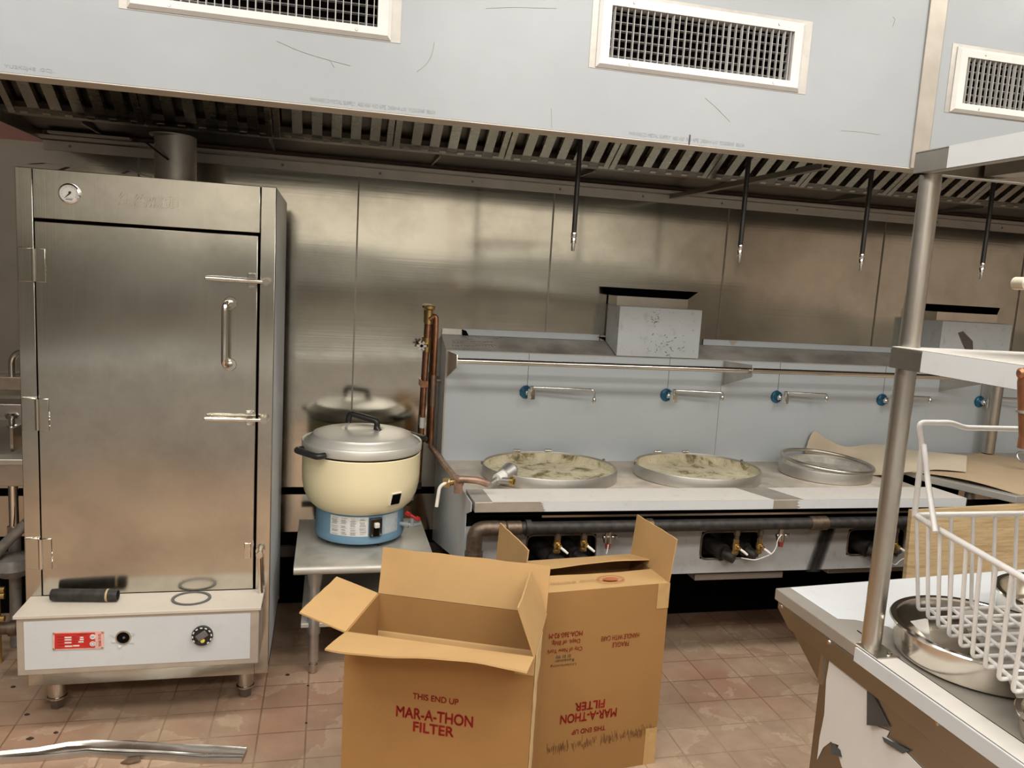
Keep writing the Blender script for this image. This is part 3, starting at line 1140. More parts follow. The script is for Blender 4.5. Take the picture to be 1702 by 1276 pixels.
# sight window in the shell
wa = math.radians(303)
wd_ = V((math.cos(wa), math.sin(wa), -.28)).normalized()
wp = rc + V((math.cos(wa) * .2375, math.sin(wa) * .2375, .674))
ws = V((-math.sin(wa), math.cos(wa), 0))
wu = ws.cross(wd_) * -1
if wu.z < 0:
    wu = -wu
WR = Matrix((ws, wd_, wu)).transposed()
wf = obj('sight_window', MB().obox(wp, (.050, .006, .054), WR), plain('window rim', (.80, .76, .64, 1), .4), shell)
obj('window_glass', MB().obox(wp + wd_ * .003, (.042, .004, .046), WR), DARK, wf)
# gas cock
gd = V((math.cos(math.radians(335)), math.sin(math.radians(335)), 0))
gp = rc + gd * .18 + V((0, 0, .530))
q = MB()
q.tube(fillet([gp, gp + gd * .055, gp + gd * .07 + V((.02, .02, .0))], .01), .009, 12)
q.cyl(gp + gd * .02, gp + gd * .04, .013, seg=12)
q.cyl(gp + gd * .055, gp + gd * .055 + V((0, 0, .03)), .009, seg=12)
gcv = obj('gas_inlet', q, plain('grey inlet', (.42, .46, .46, 1), .4, .5), base)
q = MB()
c = gp + gd * .055 + V((0, 0, .037))
q.obox(c, (.060, .012, .012), Matrix.Rotation(.5, 3, 'Y') @ Matrix.Rotation(-.3, 3, 'Z'))
q.obox(c + V((-.02, 0, .012)), (.024, .012, .018), Matrix.Rotation(.5, 3, 'Y'))
q.obox(c + V((.022, 0, -.010)), (.020, .012, .018), Matrix.Rotation(.5, 3, 'Y'))
obj('gas_cock', q, RED, gcv, bevel=.003)

# ------------------------------------------------------------------ wok range
RL, RR = .522, 2.665
RYF, RYB = 2.70, 3.49
BR_ = 4.25
rg = thing('wok_range', (1.6, 3.15, 0), 'long stainless wok range with film-covered backsplash and three round wok openings', 'stove')
ledgeZ = .774
zs0, zs1 = 1.246, 1.303
side = [(2.80, .43), (2.80, .70), (2.705, .738), (2.705, .772), (2.90, .765), (3.49, .765), (3.49, zs0), (YW - .002, zs1), (YW - .002, .30), (3.10, .43)]
obj('side_panel', MB().prism([(RL, y, z) for y, z in side], (.003, 0, 0)), FILM_SIDE, rg)
obj('deck', MB().hexa([(RL + .003, 2.895, .725), (RR, 2.895, .725), (RR, RYB, .720), (RL + .003, RYB, .720)],
                      [(RL + .003, 2.895, .742), (RR, 2.895, .742), (RR, RYB, .736), (RL + .003, RYB, .736)]), DECK, rg)
ldg = obj('front_ledge', MB().hexa([(.535, RYF, .735), (2.66, RYF, .735), (2.66, 2.895, .735), (.535, 2.895, .735)],
                                   [(.535, RYF, ledgeZ), (2.66, RYF, ledgeZ), (2.66, 2.895, .768), (.535, 2.895, .768)]), BARE, rg, bevel=.002)
for k, (a, b) in enumerate(((.60, 1.742), (1.877, 2.655))):
    q = MB()
    q.hexa([(a, RYF - .002, ledgeZ + .0004), (b, RYF - .002, ledgeZ + .0004), (b if k else b - .06, 2.893, .7684), (a if k == 0 else a - .05, 2.893, .7684)],
           [(a, RYF - .002, ledgeZ + .0012), (b, RYF - .002, ledgeZ + .0012), (b if k else b - .06, 2.893, .7692), (a if k == 0 else a - .05, 2.893, .7692)])
    obj('ledge_film', q, FILM_DUST, ldg)
    a2 = .785 if k == 0 else a - .02
    q = MB()
    n = 14
    tp, bt = [], []
    for i in range(n + 1):
        t = i / n
        j0 = random.uniform(-.008, .008)
        tp.append(V((a2 + j0 + (.012 if k == 0 else 0) * t, RYF - .0018, ledgeZ - t * .037)))
    pts = tp + [V((b, RYF - .0018, ledgeZ - .037)), V((b, RYF - .0018, ledgeZ))]
    q.prism(pts, (0, .0012, 0))
    obj('apron_film', q, FILM_WHITE, ldg)
q = MB()
bs = MB()
bs.box(RL + .003, BR_, RYB, RYB + .003, .72, zs0)
obj('backsplash', bs, FILM_BLUE, rg)
obj('backsplash_edge', MB().box(RL - .001, RL + .006, RYB - .004, RYB + .002, .765, zs0), BARE, rg)
q = MB()
q.hexa([(RL + .003, RYB - .003, zs0 - .002), (BR_, RYB - .003, zs0 - .002), (BR_, YW - .004, zs1 - .002), (RL + .003, YW - .004, zs1 - .002)],
       [(RL + .003, RYB - .003, zs0 + .001), (BR_, RYB - .003, zs0 + .001), (BR_, YW - .004, zs1 + .001), (RL + .003, YW - .004, zs1 + .001)])
obj('flue_shelf', q, DUSTSHELF, rg)
for a, b in ((.62, 1.30), (1.86, BR_)):
    obj('shelf_lip', MB().box(a, b, YW - .010, YW - .0045, zs1 + .001, zs1 + .030), FILM_BLUE, rg)
obj('lip_corner', MB().box(RL, .615, YW - .012, YW - .0045, zs1 + .001, zs1 + .027), GALV, rg)
q = MB()
q.prism([(.615, YW - .016, zs1 + .027), (.635, YW - .016, zs1 + .022), (.648, YW - .02, zs1), (.62, YW - .014, zs1)], (0, .002, 0))
q.prism([(1.29, YW - .016, zs1 + .020), (1.33, YW - .016, zs1 + .002), (1.36, YW - .02, zs1 + .004), (1.34, YW - .014, zs1 + .02)], (0, .002, 0))
obj('torn_film', q, DARK, rg)
obj('bare_patch', MB().box(1.305, 1.385, YW - .010, YW - .0045, zs1 + .001, zs1 + .027), BARE, rg)
q = MB()
P = onY(1570, 571, YW - .012)
q.prism([(2.00, YW - .012, zs1 + .028), (2.05, YW - .012, zs1 + .028), (2.03, YW - .012, zs1 + .006), (2.02, YW - .012, zs1 + .003)], (0, .0015, 0))
obj('torn_film', q, BARE, rg)
# pipe rails with their plate brackets
RYR = 3.245
RZ = 1.226
obj('pipe_rail', MB().cyl((RL + .012, RYR, RZ), (1.898, RYR, RZ), .0125, seg=24), BRIGHT, rg)
obj('pipe_rail', MB().cyl((1.902, RYR, RZ), (3.16, RYR, RZ), .0125, seg=24), BRIGHT, rg)
for x in (RL + .008, 1.900, 3.162):
    q = MB()
    q.prism([(x - .002, RYB - .001, zs0 - .004), (x - .002, RYR - .018, RZ + .028), (x - .002, RYR - .022, RZ + .020), (x - .002, RYR - .022, RZ - .024), (x - .002, RYR - .016, RZ - .028), (x - .002, RYB - .001, RZ - .105)], (.004, 0, 0))
    obj('rail_bracket', q, STEEL, rg)
obj('panel_seam', MB().box(1.893, 1.8945, RYB - .0006, RYB + .001, .75, zs0), DARKSTEEL, rg)
FX = [onY(px, py, RYB) for px, py in [(874, 651), (1107, 656), (1290, 659), (1465, 664), (1627, 667)]]
q = MB()
for p in FX:
    q.box(p.x + .004, p.x + .0062, RYB - .0008, RYB + .0005, p.z + .03, zs0 - .003)
obj('marker_line', q, BROWNINK, rg)
# hand written figures on the shelf
q = MB()


def onshelf(px, py):
    d = ray(px, py)
    nrm = V((0, -(zs1 - zs0), YW - RYB))
    p0 = V((0, RYB, zs0 + .0018))
    t = (p0 - EYE).dot(nrm) / d.dot(nrm)
    return EYE + d * t


for row, (y0, xa, xb_) in enumerate(((560, 768, 796), (563, 776, 786), (562, 820, 834), (568.5, 754, 818), (574.5, 752, 824))):
    x = xa
    while x < xb_:
        w = random.uniform(2, 4)
        p1, p2, p3 = onshelf(x, y0 + random.uniform(-1.5, 1)), onshelf(x + w * .5, y0 + random.uniform(-1.5, 1.5)), onshelf(x + w, y0 + random.uniform(-1, 1.5))
        q.tube([p1, p2, p3], .0014, 5)
        x += w + random.uniform(1.2, 2.5)
q.tube([onshelf(753, 565), onshelf(820, 568), onshelf(820, 573), onshelf(752, 570), onshelf(753, 565)], .0011, 5)
obj('handwriting', q, plain('maroon pen', (.13, .05, .05, 1), .7), rg)
# wok rings
for (cx, cyy, ax, ay) in ((.955, 3.192, .296, .258), (1.652, 3.192, .290, .255), (2.335, 3.222, .213, .205)):
    c = V((cx, cyy, 0))
    q = MB()
    q.lathe([(.980, .7425), (1.0, .7425), (1.0, .788), (.994, .792), (.984, .792), (.980, .788)], c, 72, sx=ax, sy=ay, closed=True)
    ring = obj('wok_ring', q, CONCRETE if cx > 9 else GALV, rg)
    q = MB()
    q.lathe([(0, .744), (.6, .7445), (.90, .747), (.955, .756), (.976, .784), (.979, .784), (.979, .743), (0, .743)], c, 72, sx=ax, sy=ay)
    obj('chamber_lining', q, CONCRETE if cx < 2.2 else plain('bare ring lining', (.50, .475, .42, 1), .45, .4, var=.25, scale=20), ring)
    if cx < 2.2:
        for a in (108, 78):
            p = c + V((math.cos(math.radians(a)) * ax, math.sin(math.radians(a)) * ay, .792))
            obj('ring_lug', MB().cyl(p + V((-.016, 0, .004)), p + V((.016, 0, .004)), .0085, seg=12), BRIGHT, ring)
        for a in (20, 172):
            p = c + V((math.cos(math.radians(a)) * ax, math.sin(math.radians(a)) * ay, .785))
            obj('ring_lug', MB().cyl(p, p + V((0, 0, .012)), .006, seg=10), DARKSTEEL, ring)
# burner panel with rounded cut-outs
bx = [onY(px, 905, 2.80).x for px in (875, 990)], [onY(px, 905, 2.80).x for px in (1165, 1262)], [onY(px, 905, 2.80).x for px in (1408, 1500)]
zb0, zb1, zh0, zh1 = .437, .650, .498, .612
q = MB()
ex = [RL + .003] + [v for p in bx for v in p] + [BR_ - 1.0]
for i in range(len(ex) - 1):
    a, b = ex[i], ex[i + 1]
    if i % 2 == 0:
        q.box(a, b, 2.80, 2.803, zb0, zb1)
    else:
        q.box(a, b, 2.80, 2.803, zb0, zh0)
        q.box(a, b, 2.80, 2.803, zh1, zb1)
bmesh.ops.remove_doubles(q.bm, verts=q.bm.verts, dist=1e-5)
bpn = obj('burner_panel', q, film('dirty panel film', (.44, .445, .44), .36, dirt=.5, dirtcol=(.12, .10, .09), scale=4), rg)
for a, b in bx:
    q = MB()
    loop = fillet([((a + b) / 2, 2.798, zh0), (b, 2.798, zh0), (b, 2.798, zh1), (a, 2.798, zh1), (a, 2.798, zh0), ((a + b) / 2, 2.798, zh0)], .03, 5)
    q.tube(loop[:-1], .004, 8, closed=True)
    obj('cutout_rim', q, DARKSTEEL, bpn)
    q = MB()
    q.box(a - .02, b + .02, 2.90, 2.91, zh0 - .02, zh1 + .02)
    q.cyl((a + .06, 2.90, .545), (a + .10, 2.79, .525), .036, seg=20)
    q.cyl((a + .10, 2.79, .525), (a + .13, 2.755, .515), .024, seg=16)
    q.cyl((a + .17, 2.90, .555), (a + .20, 2.79, .535), .030, seg=20)
    q.cyl((a + .20, 2.79, .535), (a + .225, 2.755, .52), .022, seg=16)
    obj('burner', q, IRON, rg)
obj('shade_panel', MB().box(RL + .01, BR_ - 1.0, 3.36, 3.365, .004, .70), DARK, rg)  # black panel added to stand for the deep shade under the range
obj('light_block_pan', MB().box(RL + .01, BR_ - 1.0, 2.83, 3.36, .425, .43), DARK, rg)  # black pan added to keep light off the floor below
obj('gap_shade_plate', MB().box(RL + .003, BR_ - 1.0, 2.805, 2.81, .650, .735), DARK, rg)  # dark plate standing for the shaded gap below the ledge
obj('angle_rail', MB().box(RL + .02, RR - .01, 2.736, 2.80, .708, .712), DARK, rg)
obj('angle_rail', MB().box(.80, RR - .01, 2.733, 2.736, .703, .711), STEEL, rg)
for (p1, p2) in (((1155, 959), (1301, 955)), ((1376, 948), (1511, 943))):
    A, B = onY(*p1, 2.86), onY(*p2, 2.86)
    z = (A.z + B.z) / 2
    q = MB()
    q.box(A.x, B.x, 2.86, 3.30, z - .014, z + .014)
    obj('drip_tray', q, TRIM, rg, bevel=.002)
for x in (RL + .08, RR - .08):
    for y in (2.90, 3.55):
        q = MB().cyl((x, y, .73), (x, y, .03), .022, seg=20)
        lg = obj('leg', q, DARKSTEEL, rg)
        obj('foot', MB().cyl((x, y, .03), (x, y, .0005), .018, seg=16), DARKSTEEL, lg)
q = MB()
sc0 = [onY(px, py, 2.7988) for px, py in [(1358, 878), (1396, 878), (1376, 950), (1326, 950)]]
q.prism(sc0, (0, .0009, 0))
sootm = NT('soot')
tcn = sootm.coord()
sep = sootm.n('ShaderNodeSeparateXYZ')
sootm.l(tcn, sep.inputs[0])


def mth(op, a, b):
    m_ = sootm.n('ShaderNodeMath', operation=op)
    for i_, v_ in enumerate((a, b)):
        if isinstance(v_, bpy.types.NodeSocket):
            sootm.l(v_, m_.inputs[i_])
        elif v_ is not None:
            m_.inputs[i_].default_value = v_
    return m_.outputs[0]


mid = (sc0[0] + sc0[1] + sc0[2] + sc0[3]) / 4 - wloc(bpn)
sl = ((sc0[0] + sc0[1]) / 2 - (sc0[2] + sc0[3]) / 2)
xx = mth('SUBTRACT', mth('SUBTRACT', sep.outputs[0], mid.x), mth('MULTIPLY', mth('SUBTRACT', sep.outputs[2], mid.z), sl.x / sl.z))
fall = mth('SUBTRACT', 1.15, mth('DIVIDE', mth('ABSOLUTE', xx, None), .036))
nz_ = sootm.noise(sootm.coord(scale=(60, 60, 14)), 1, 5, .7)
al = mth('MULTIPLY', fall, mth('ADD', nz_, .35))
cl = sootm.n('ShaderNodeClamp')
sootm.l(al, cl.inputs[0])
sootm.set(Base_Color=(.02, .018, .016, 1), Roughness=.9, Alpha=cl.outputs[0])
obj('soot_mark', q, sootm.m, bpn)

# wall faucets
flabels = ['wall faucet over the first wok opening, leftmost, with blue wrapped flange', 'wall faucet over the second wok opening, between the grey flue box and the shelf bracket',
           'wall faucet with blue flange just right of the rail bracket', 'wall faucet half hidden behind the overshelf post', 'wall faucet at the far right below the white shelf']
tips = [(987, 668), (1200, 664), (1373, 665), (1545, 668), (1718, 668)]
for p, lab, tp in zip(FX, flabels, tips):
    f = thing('wall_faucet', p, lab, 'faucet', 'faucets along the range backsplash')
    q = MB()
    prof = [(0, 0), (.030, 0), (.0315, .004), (.029, .010), (.022, .014), (0, .016)]
    q.lathe(prof, p, 22, R=RX)
    for v in q.bm.verts:
        v.co += V((random.uniform(-1, 1), 0, random.uniform(-1, 1))) * .0012
    obj('flange', q, BLUEFILM, f, ang=20)
    q = MB()
    q.cyl(p + V((0, -.012, 0)), p + V((.004, -.055, 0)), .011, seg=16)
    q.cyl(p + V((.002, -.03, 0)), p + V((.003, -.042, 0)), .016, seg=6)
    obj('inlet_stem', q, CHROME, f)
    bc = p + V((.010, -.066, -.001))
    q = MB()
    q.obox(bc, (.026, .026, .048), Matrix.Rotation(.35, 3, 'Z'))
    q.cyl(bc + V((0, 0, .02)), bc + V((0, 0, .040)), .009, seg=16)
    obj('valve_body', q, CHROME, f, bevel=.003)
    tip = onY(tp[0], tp[1], bc.y - .035)
    s0 = bc + V((0, 0, .033))
    q = MB()
    pts = fillet([s0, V((tip.x, tip.y, s0.z + .0)), V((tip.x, tip.y, tip.z + .012))], .024, 6)
    q.tube(pts, .0058, 12)
    sp = obj('spout', q, CHROME, f)
    obj('aerator', MB().lathe([(0, -.004), (.0085, -.004), (.0095, 0), (.0095, .016), (.007, .020), (0, .020)], tip, 16), CHROME, sp)

# flue boxes on the shelf
for k, (xa, xb_, zt) in enumerate(((1.331, 1.752, 1.484), (3.12, 3.56, 1.494))):
    yb0 = RYB - .012
    fb = thing('flue_box', ((xa + xb_) / 2, 3.57, zs0 + .03), ['scuffed grey sheet metal flue box on the range shelf, in the picture centre', 'grey flue box with a dark scuff on the shelf behind the white rack'][k], 'flue box', 'flue boxes on the range shelf')
    q = MB()
    q.prism([(xa, yb0, zs0 + .003), (xa, yb0, zt), (xa, YW - .012, zt), (xa, YW - .012, zs1 + .034), (xa, YW - .014, zs1 + .003)], (xb_ - xa, 0, 0))
    obj('box_body', q, FILM_GREY, fb, bevel=.002)
    q = MB()
    q.box(xa + .0, xb_ - .055, yb0 + .05, YW - .014, zt + .0005, zt + .046)
    obj('bare_flange', q, BRIGHT, fb)
    q = MB()
    # hopper shaped outlet, open to the front
    w0, w1 = (xa + .0, xb_ - .055), (xa - .03, xb_ + .035)
    zl, zh = zt + .047, zt + .084
    q.face([(w0[0], yb0 + .055, zl), (w0[1], yb0 + .055, zl), (w0[1], YW - .014, zl), (w0[0], YW - .014, zl)])
    q.face([(w0[0], YW - .014, zl), (w0[1], YW - .014, zl), (w1[1], YW - .012, zh), (w1[0], YW - .012, zh)])
    q.face([(w0[0], yb0 + .055, zl), (w0[0], YW - .014, zl), (w1[0], YW - .012, zh), (w1[0], YW - .050, zh)])
    q.face([(w0[1], yb0 + .055, zl), (w0[1], YW - .014, zl), (w1[1], YW - .012, zh), (w1[1], YW - .050, zh)])
    bmesh.ops.solidify(q.bm, geom=q.bm.faces[:], thickness=.002)
    obj('flue_outlet', q, DARK, fb)
    q = MB()
    if k == 0:
        for i in range(60):
            cc = V((xa + .24 + random.gauss(0, .05), yb0 - .0008, zs0 + .06 + random.gauss(0, .03)))
            if i < 18:
                cc = V((xa + .17 + random.gauss(0, .006) + .02 * (i % 2), yb0 - .0008, zt - .02 - .07 * random.random()))
            q.obox(cc, (random.uniform(.003, .012), .0006, random.uniform(.0012, .004)), Matrix.Rotation(random.uniform(-.9, .9), 3, 'Y'))
    else:
        c0 = onY(1610, 568, yb0)
        q.prism([V((c0.x - .075, yb0 - .0008, c0.z + .045)), V((c0.x - .045, yb0 - .0008, c0.z + .055)), V((c0.x + .025, yb0 - .0008, c0.z + .005)), V((c0.x + .035, yb0 - .0008, c0.z - .045)), V((c0.x - .01, yb0 - .0008, c0.z - .05)), V((c0.x - .04, yb0 - .0008, c0.z - .01))], (0, .0006, 0))
    obj('scuff_marks', q, plain('scuff', (.12, .10, .09, 1), .8), fb)

# gas manifold under the ledge
gy, gz = 2.722, .668
gm_ = thing('gas_manifold', (1.5, gy, gz - .3), 'black iron gas pipe running under the range ledge with brass burner valves', 'gas pipe')
obj('pipe', MB().cyl((.66, gy, gz), (2.60, gy, gz), .0235, seg=28), IRON, gm_)
for a, b, r in ((.625, .66, .028), (.66, .72, .0275), (1.21, 1.245, .029), (1.93, 2.01, .029)):
    obj('coupling', MB().lathe([(r - .004, a), (r, a + .004), (r, b - .004), (r - .004, b)], (0, gy, gz), 28, R=Matrix(((0, 0, 1), (0, 1, 0), (-1, 0, 0)))), FITTING, gm_)
q = MB()
q.tube(fillet([(.63, gy, gz), (.545, gy, gz), (.545, gy, gz - .10)], .06, 8), .0295, 24)
q.tube([(.545, gy, gz - .088), (.545, gy, gz - .108)], .034, 24)
obj('elbow', q, FITTING, gm_)
obj('down_pipe', MB().cyl((.545, gy, gz - .10), (.545, gy, .0), .0235, seg=24), IRON, gm_)
q = MB()
q.lathe([(.0, 0), (.031, 0), (.031, .02), (0, .02)], (.735, gy, gz), 24, R=Matrix(((0, 0, 1), (0, 1, 0), (-1, 0, 0))))
obj('union', q, IRON, gm_)


def bvalve(px, py):
    p = onY(px, py, gy)
    top = V((p.x, gy, gz - .022))
    st_ = obj('valve_stem', MB().cyl(top, V((p.x, gy, p.z + .028)), .0095, seg=14).cyl((p.x, gy, gz - .03), (p.x, gy, gz - .046), .013, seg=6), FITTING, gm_)
    q = MB()
    q.cyl(V((p.x, gy, p.z + .03)), V((p.x, gy, p.z - .022)), .0115, seg=6)
    q.lathe([(0, -.014), (.013, -.010), (.015, 0), (.013, .010), (0, .014)], p, 18)
    q.cyl(p, p + V((.006, -.022, -.003)), .009, seg=14)
    q.cyl(p + V((0, 0, -.02)), p + V((0, 0, -.030)), .0135, seg=6)
    bv = obj('burner_valve', q, BRASS, gm_)
    q = MB()
    a = p + V((.008, -.024, -.004))
    q.tube([a, a + V((.010, -.009, -.007)), a + V((.024, -.014, -.018))], [.0045, .0055, .0045], 10)
    obj('valve_handle', q, WHITEP, bv)


for px, py in ((926, 905), (970, 902), (1223, 908), (1262, 907), (1487, 906)):
    bvalve(px, py)


def safety(px, py, cable):
    p = onY(px, py, gy)
    q = MB()
    q.cyl((p.x, gy, gz - .02), (p.x, gy, p.z + .015), .012, seg=14)
    q.lathe([(0, -.012), (.016, -.012), (.018, 0), (.016, .016), (0, .018)], p + V((.0, 0, .008)), 18)
    q.cyl(p + V((-.02, 0, .018)), p + V((.026, 0, .018)), .008, seg=12)
    q.lathe([(0, -.006), (.010, -.006), (.010, .006), (0, .006)], p + V((.028, 0, .018)), 12)
    sv = obj('pilot_valve', q, STEEL, gm_)
    q = MB().cyl(p + V((0, -.004, -.004)), p + V((0, -.006, -.026)), .0115, .009, seg=18)
    obj('red_button', q, plain('rust red button', (.22, .025, .02, 1), .45), sv)
    if cable:
        P = [onY(a, b, gy - .016) for a, b in cable]
        obj('ignition_cable', MB().tube(fillet(P, .04, 6), .0022, 8), WHITEP, gm_)


safety(1010, 900, [(1011, 905), (1010, 912), (1008, 920)])
safety(1297, 897, [(1299, 888), (1292, 897), (1291, 908), (1284, 920), (1256, 931), (1242, 929), (1232, 927)])
safety(1517, 893, [(1530, 920), (1510, 925), (1497, 930), (1488, 940), (1480, 934)])

# ------------------------------------------------------------------ copper water pipes at the left of the range
cp = thing('copper_pipe_riser', (.46, 3.61, .6), 'pair of copper water risers on the wall left of the range', 'pipe')
A, B = onY(713, 525, 3.62), onY(702, 808, 3.62)
obj('riser', MB().cyl((.455, 3.625, 1.40), (.440, 3.625, .60), .0115, seg=16), COPPER, cp)
q = MB()
q.tube(fillet([(.455, 3.615, 1.372), (.485, 3.605, 1.395), (.487, 3.60, 1.33), (.487, 3.60, .775)], .02, 6), .011, 16)
obj('riser', q, COPPER, cp)
q = MB()
q.lathe([(0, 0), (.020, 0), (.026, .006), (.026, .018), (.018, .022), (0, .022)], (.455, 3.62, 1.415), 20)
q.cyl((.455, 3.625, 1.35), (.455, 3.625, 1.418), .017, seg=16)
obj('brass_cap', q, BRASS, cp)
q = MB()
q.cyl((.451, 3.625, 1.22), (.451, 3.625, 1.285), .0165, seg=14)
q.cyl((.451, 3.62, 1.252), (.43, 3.585, 1.252), .010, seg=12)
sv = obj('stop_valve', q, BRASS, cp)
q = MB()
for a in range(0, 180, 60):
    r = math.radians(a)
    q.obox(V((.420, 3.575, 1.252)), (.045, .006, .010), Matrix.Rotation(r, 3, 'Y'))
obj('valve_wheel', q, GALV, sv)
q = MB()
q.box(.430, .462, 3.604, 3.655, 1.055, 1.085)
obj('pipe_clamp', q, COPPER, cp)
q = MB()
q.cyl((.444, 3.625, .86), (.445, 3.625, .91), .0125, seg=16)
obj('pipe_label', q, LABELW, cp)
q = MB()
q.cyl((.487, 3.60, 1.09), (.520, 3.60, 1.09), .006, seg=10)
q.cyl((.487, 3.60, .97), (.487, 3.60, 1.115), .0135, seg=14)
obj('tee', q, COPPERD, cp)
q = MB()
q.cyl((.437, 3.61, .60), (.437, 3.61, .57), .016, seg=14)
obj('union', q, IRON, cp)
br = thing('copper_branch_pipe', (.49, 3.1, .72), 'dull copper pipe with white lever ball valve along the range left side', 'pipe')
q = MB()
c0, c1 = V((.487, 3.60, .775)), V((.488, 2.80, .822))
q.cyl(c0 + V((0, .0, .0)), c1, .0125, seg=16)
obj('pipe', q, COPPERD, br)
q = MB()
q.tube(fillet([c1 + V((0, .02, -.03)), c1 + V((0, 0, -.0)), c1 + V((.0, -.015, .016)), V((.56, 2.79, .832)), V((.60, 2.80, .815))], .025, 6), .0135, 16)
q.cyl(c1 + V((0, .035, .0)), c1 + V((0, -.012, -.001)), .019, seg=16)
q.cyl(c1 + V((0, 0, .012)), c1 + V((0, 0, -.040)), .017, seg=16)
obj('elbow', q, COPPERD, br)
q = MB()
q.cyl(c1 + V((-.005, .012, .0)), c1 + V((-.045, -.006, .0)), .013, seg=12)
q.cyl(c1 + V((-.045, -.006, -.014)), c1 + V((-.045, -.006, .014)), .015, seg=8)
bv = obj('ball_valve', q, BRASS, br)
q = MB()
l0 = c1 + V((-.050, -.014, .006))
q.tube(fillet([l0 + V((.015, 0, .004)), l0 + V((-.022, 0, -.018)), l0 + V((-.030, 0, -.095))], .015, 5), .0065, 10)
obj('lever_handle', q, plain('ivory lever', (.78, .75, .66, 1), .4), bv)
# regulator lying on the deck
rgp = V((.690, 3.02, .751))
rv = thing('gas_regulator', rgp, 'grey valve with paper tag lying on the range deck by the leftmost wok opening', 'valve')
q = MB()
dv = V((.75, .62, .25)).normalized()
p0 = rgp + V((-.045, -.055, .018))
q.cyl(p0, p0 + dv * .05, .012, seg=14)
q.cyl(p0 + dv * .085, p0 + dv * .135, .030, .036, seg=20)
q.lathe([(0, -.03), (.026, -.018), (.034, 0), (.026, .018), (0, .03)], p0 + dv * .13 + V((0, 0, .006)), 20)
q.cyl(p0 + dv * .05 + V((0, 0, -.005)), p0 + dv * .05 + V((.045, -.035, 0)), .014, seg=16)
b1 = obj('valve_body', q, GALV, rv)
q = MB().cyl(p0 + dv * .045, p0 + dv * .088, .0225, seg=20)
obj('paper_tag', q, LABELW, rv)
q = MB()
e1 = p0 + dv * .05 + V((.045, -.035, 0))
q.lathe([(.012, 0), (.019, 0), (.019, .014), (.012, .014)], e1, 18, R=V((.045, -.035, 0)).to_track_quat('Z', 'Y').to_matrix(), closed=True)
obj('hose_end', q, BRASS, rv)
# loose ring on the third opening
lr = MB()
lc = V((2.345, 3.225, .806))
Rr = Matrix.Rotation(.05, 3, 'X') @ Matrix.Rotation(.055, 3, 'Y')
pts = [lc + Rr @ V((math.cos(2 * PI * k / 64) * .213, math.sin(2 * PI * k / 64) * .196, 0)) for k in range(64)]
lr.tube(pts, .0085, 12, closed=True)
tag(obj('wok_support_ring', lr, STEEL, loc=lc), 'loose round steel ring laid over the rightmost wok opening', 'ring')

# ------------------------------------------------------------------ worktable at the far right with cardboard
rt_z = .80
A, B = V((2.685, 2.95, rt_z)), V((2.838, 2.631, rt_z))
dv = (A - B).normalized()
wt = thing('side_work_table', (3.2, 3.05, 0), 'stainless work table right of the range, covered with cardboard', 'table')
Ct = V((3.75, 2.72, rt_z))
Dt = V((3.75, 3.45, rt_z))
Et = V((2.685, 3.45, rt_z))
obj('tabletop', MB().prism([p - V((0, 0, .03)) for p in (A, B, Ct, Dt, Et)], (0, 0, .03)), TRIM, wt, bevel=.002)
for p in ((2.80, 2.83), (2.90, 2.69), (3.65, 2.80), (3.65, 3.38), (2.78, 3.38)):
    q = MB().cyl((p[0], p[1], rt_z - .03), (p[0], p[1], .03), .021, seg=20)
    lg = obj('leg', q, GALV, wt)
    obj('foot', MB().cyl((p[0], p[1], .03), (p[0], p[1], .0005), .015, seg=14), DARKSTEEL, lg)
# cardboard sheet: bowed up off the table along the near edge
csp = [V((2.66, 3.02, rt_z)), V((2.868, 2.645, rt_z)), V((3.72, 2.74, rt_z)), V((3.70, 3.43, rt_z)), V((2.80, 3.43, rt_z))]


def csheet(u, v):
    a = V((2.655, 3.03, 0)) * (1 - u) + V((2.875, 2.648, 0)) * u
    b = V((3.46, 3.45, 0)) * (1 - u) + V((3.72, 2.76, 0)) * u
    p = a * (1 - v) + b * v
    z = rt_z + .005 + .017 * math.sin(PI * min(1, u * 1.02)) * (1 - v) ** 1.5 + .01 * math.exp(-((v - .5) / .2) ** 2) * (1 - u)
    return V((p.x, p.y, z))


tag(obj('cardboard_sheet', MB().grid(csheet, 16, 16, .004), CARDSHEET, loc=(3.2, 3.05, rt_z)), 'big flat brown cardboard sheet bowing over the right work table', 'cardboard sheet')
# curled kraft paper, draped from the backsplash over the third opening to the cardboard
cur = [(1330, 800, .782), (1352, 762, .79), (1349, 718, .90), (1372, 727, .88), (1405, 742, .85), (1455, 738, .862), (1510, 747, .855), (1607, 757, .838)]
low = [(1318, 770, .79), (1340, 785, .785), (1400, 790, .81), (1440, 786, .82), (1480, 785, .828), (1530, 778, .832), (1560, 780, .832), (1606, 784, .822)]


def paper(u, v):
    n = 7
    t = u * n
    i = min(n - 1, int(t))
    f = t - i
    top = [onY(*p) for p in ((1330, 778, 3.47), (1350, 719, 3.47), (1372, 728, 3.465), (1405, 742, 3.45), (1455, 738, 3.42), (1510, 747, 3.34), (1560, 752, 3.25), (1607, 757, 3.17))]
    bot = [onY(*p) for p in ((1322, 782, 3.455), (1345, 768, 3.455), (1380, 764, 3.455), (1420, 775, 3.40), (1448, 789, 3.22), (1500, 785, 3.06), (1555, 780, 3.0), (1606, 784, 2.95))]

    def cat(P):
        p0, p1, p2, p3 = P[max(i - 1, 0)], P[i], P[i + 1], P[min(i + 2, n)]
        return .5 * ((2 * p1) + (p2 - p0) * f + (2 * p0 - 5 * p1 + 4 * p2 - p3) * f * f + (3 * p1 - p0 - 3 * p2 + p3) * f ** 3)
    a, b = cat(top), cat(bot)
    p = a * (1 - v) + b * v
    p.z += .008 * math.sin(PI * v) * math.sin(PI * u)
    return p


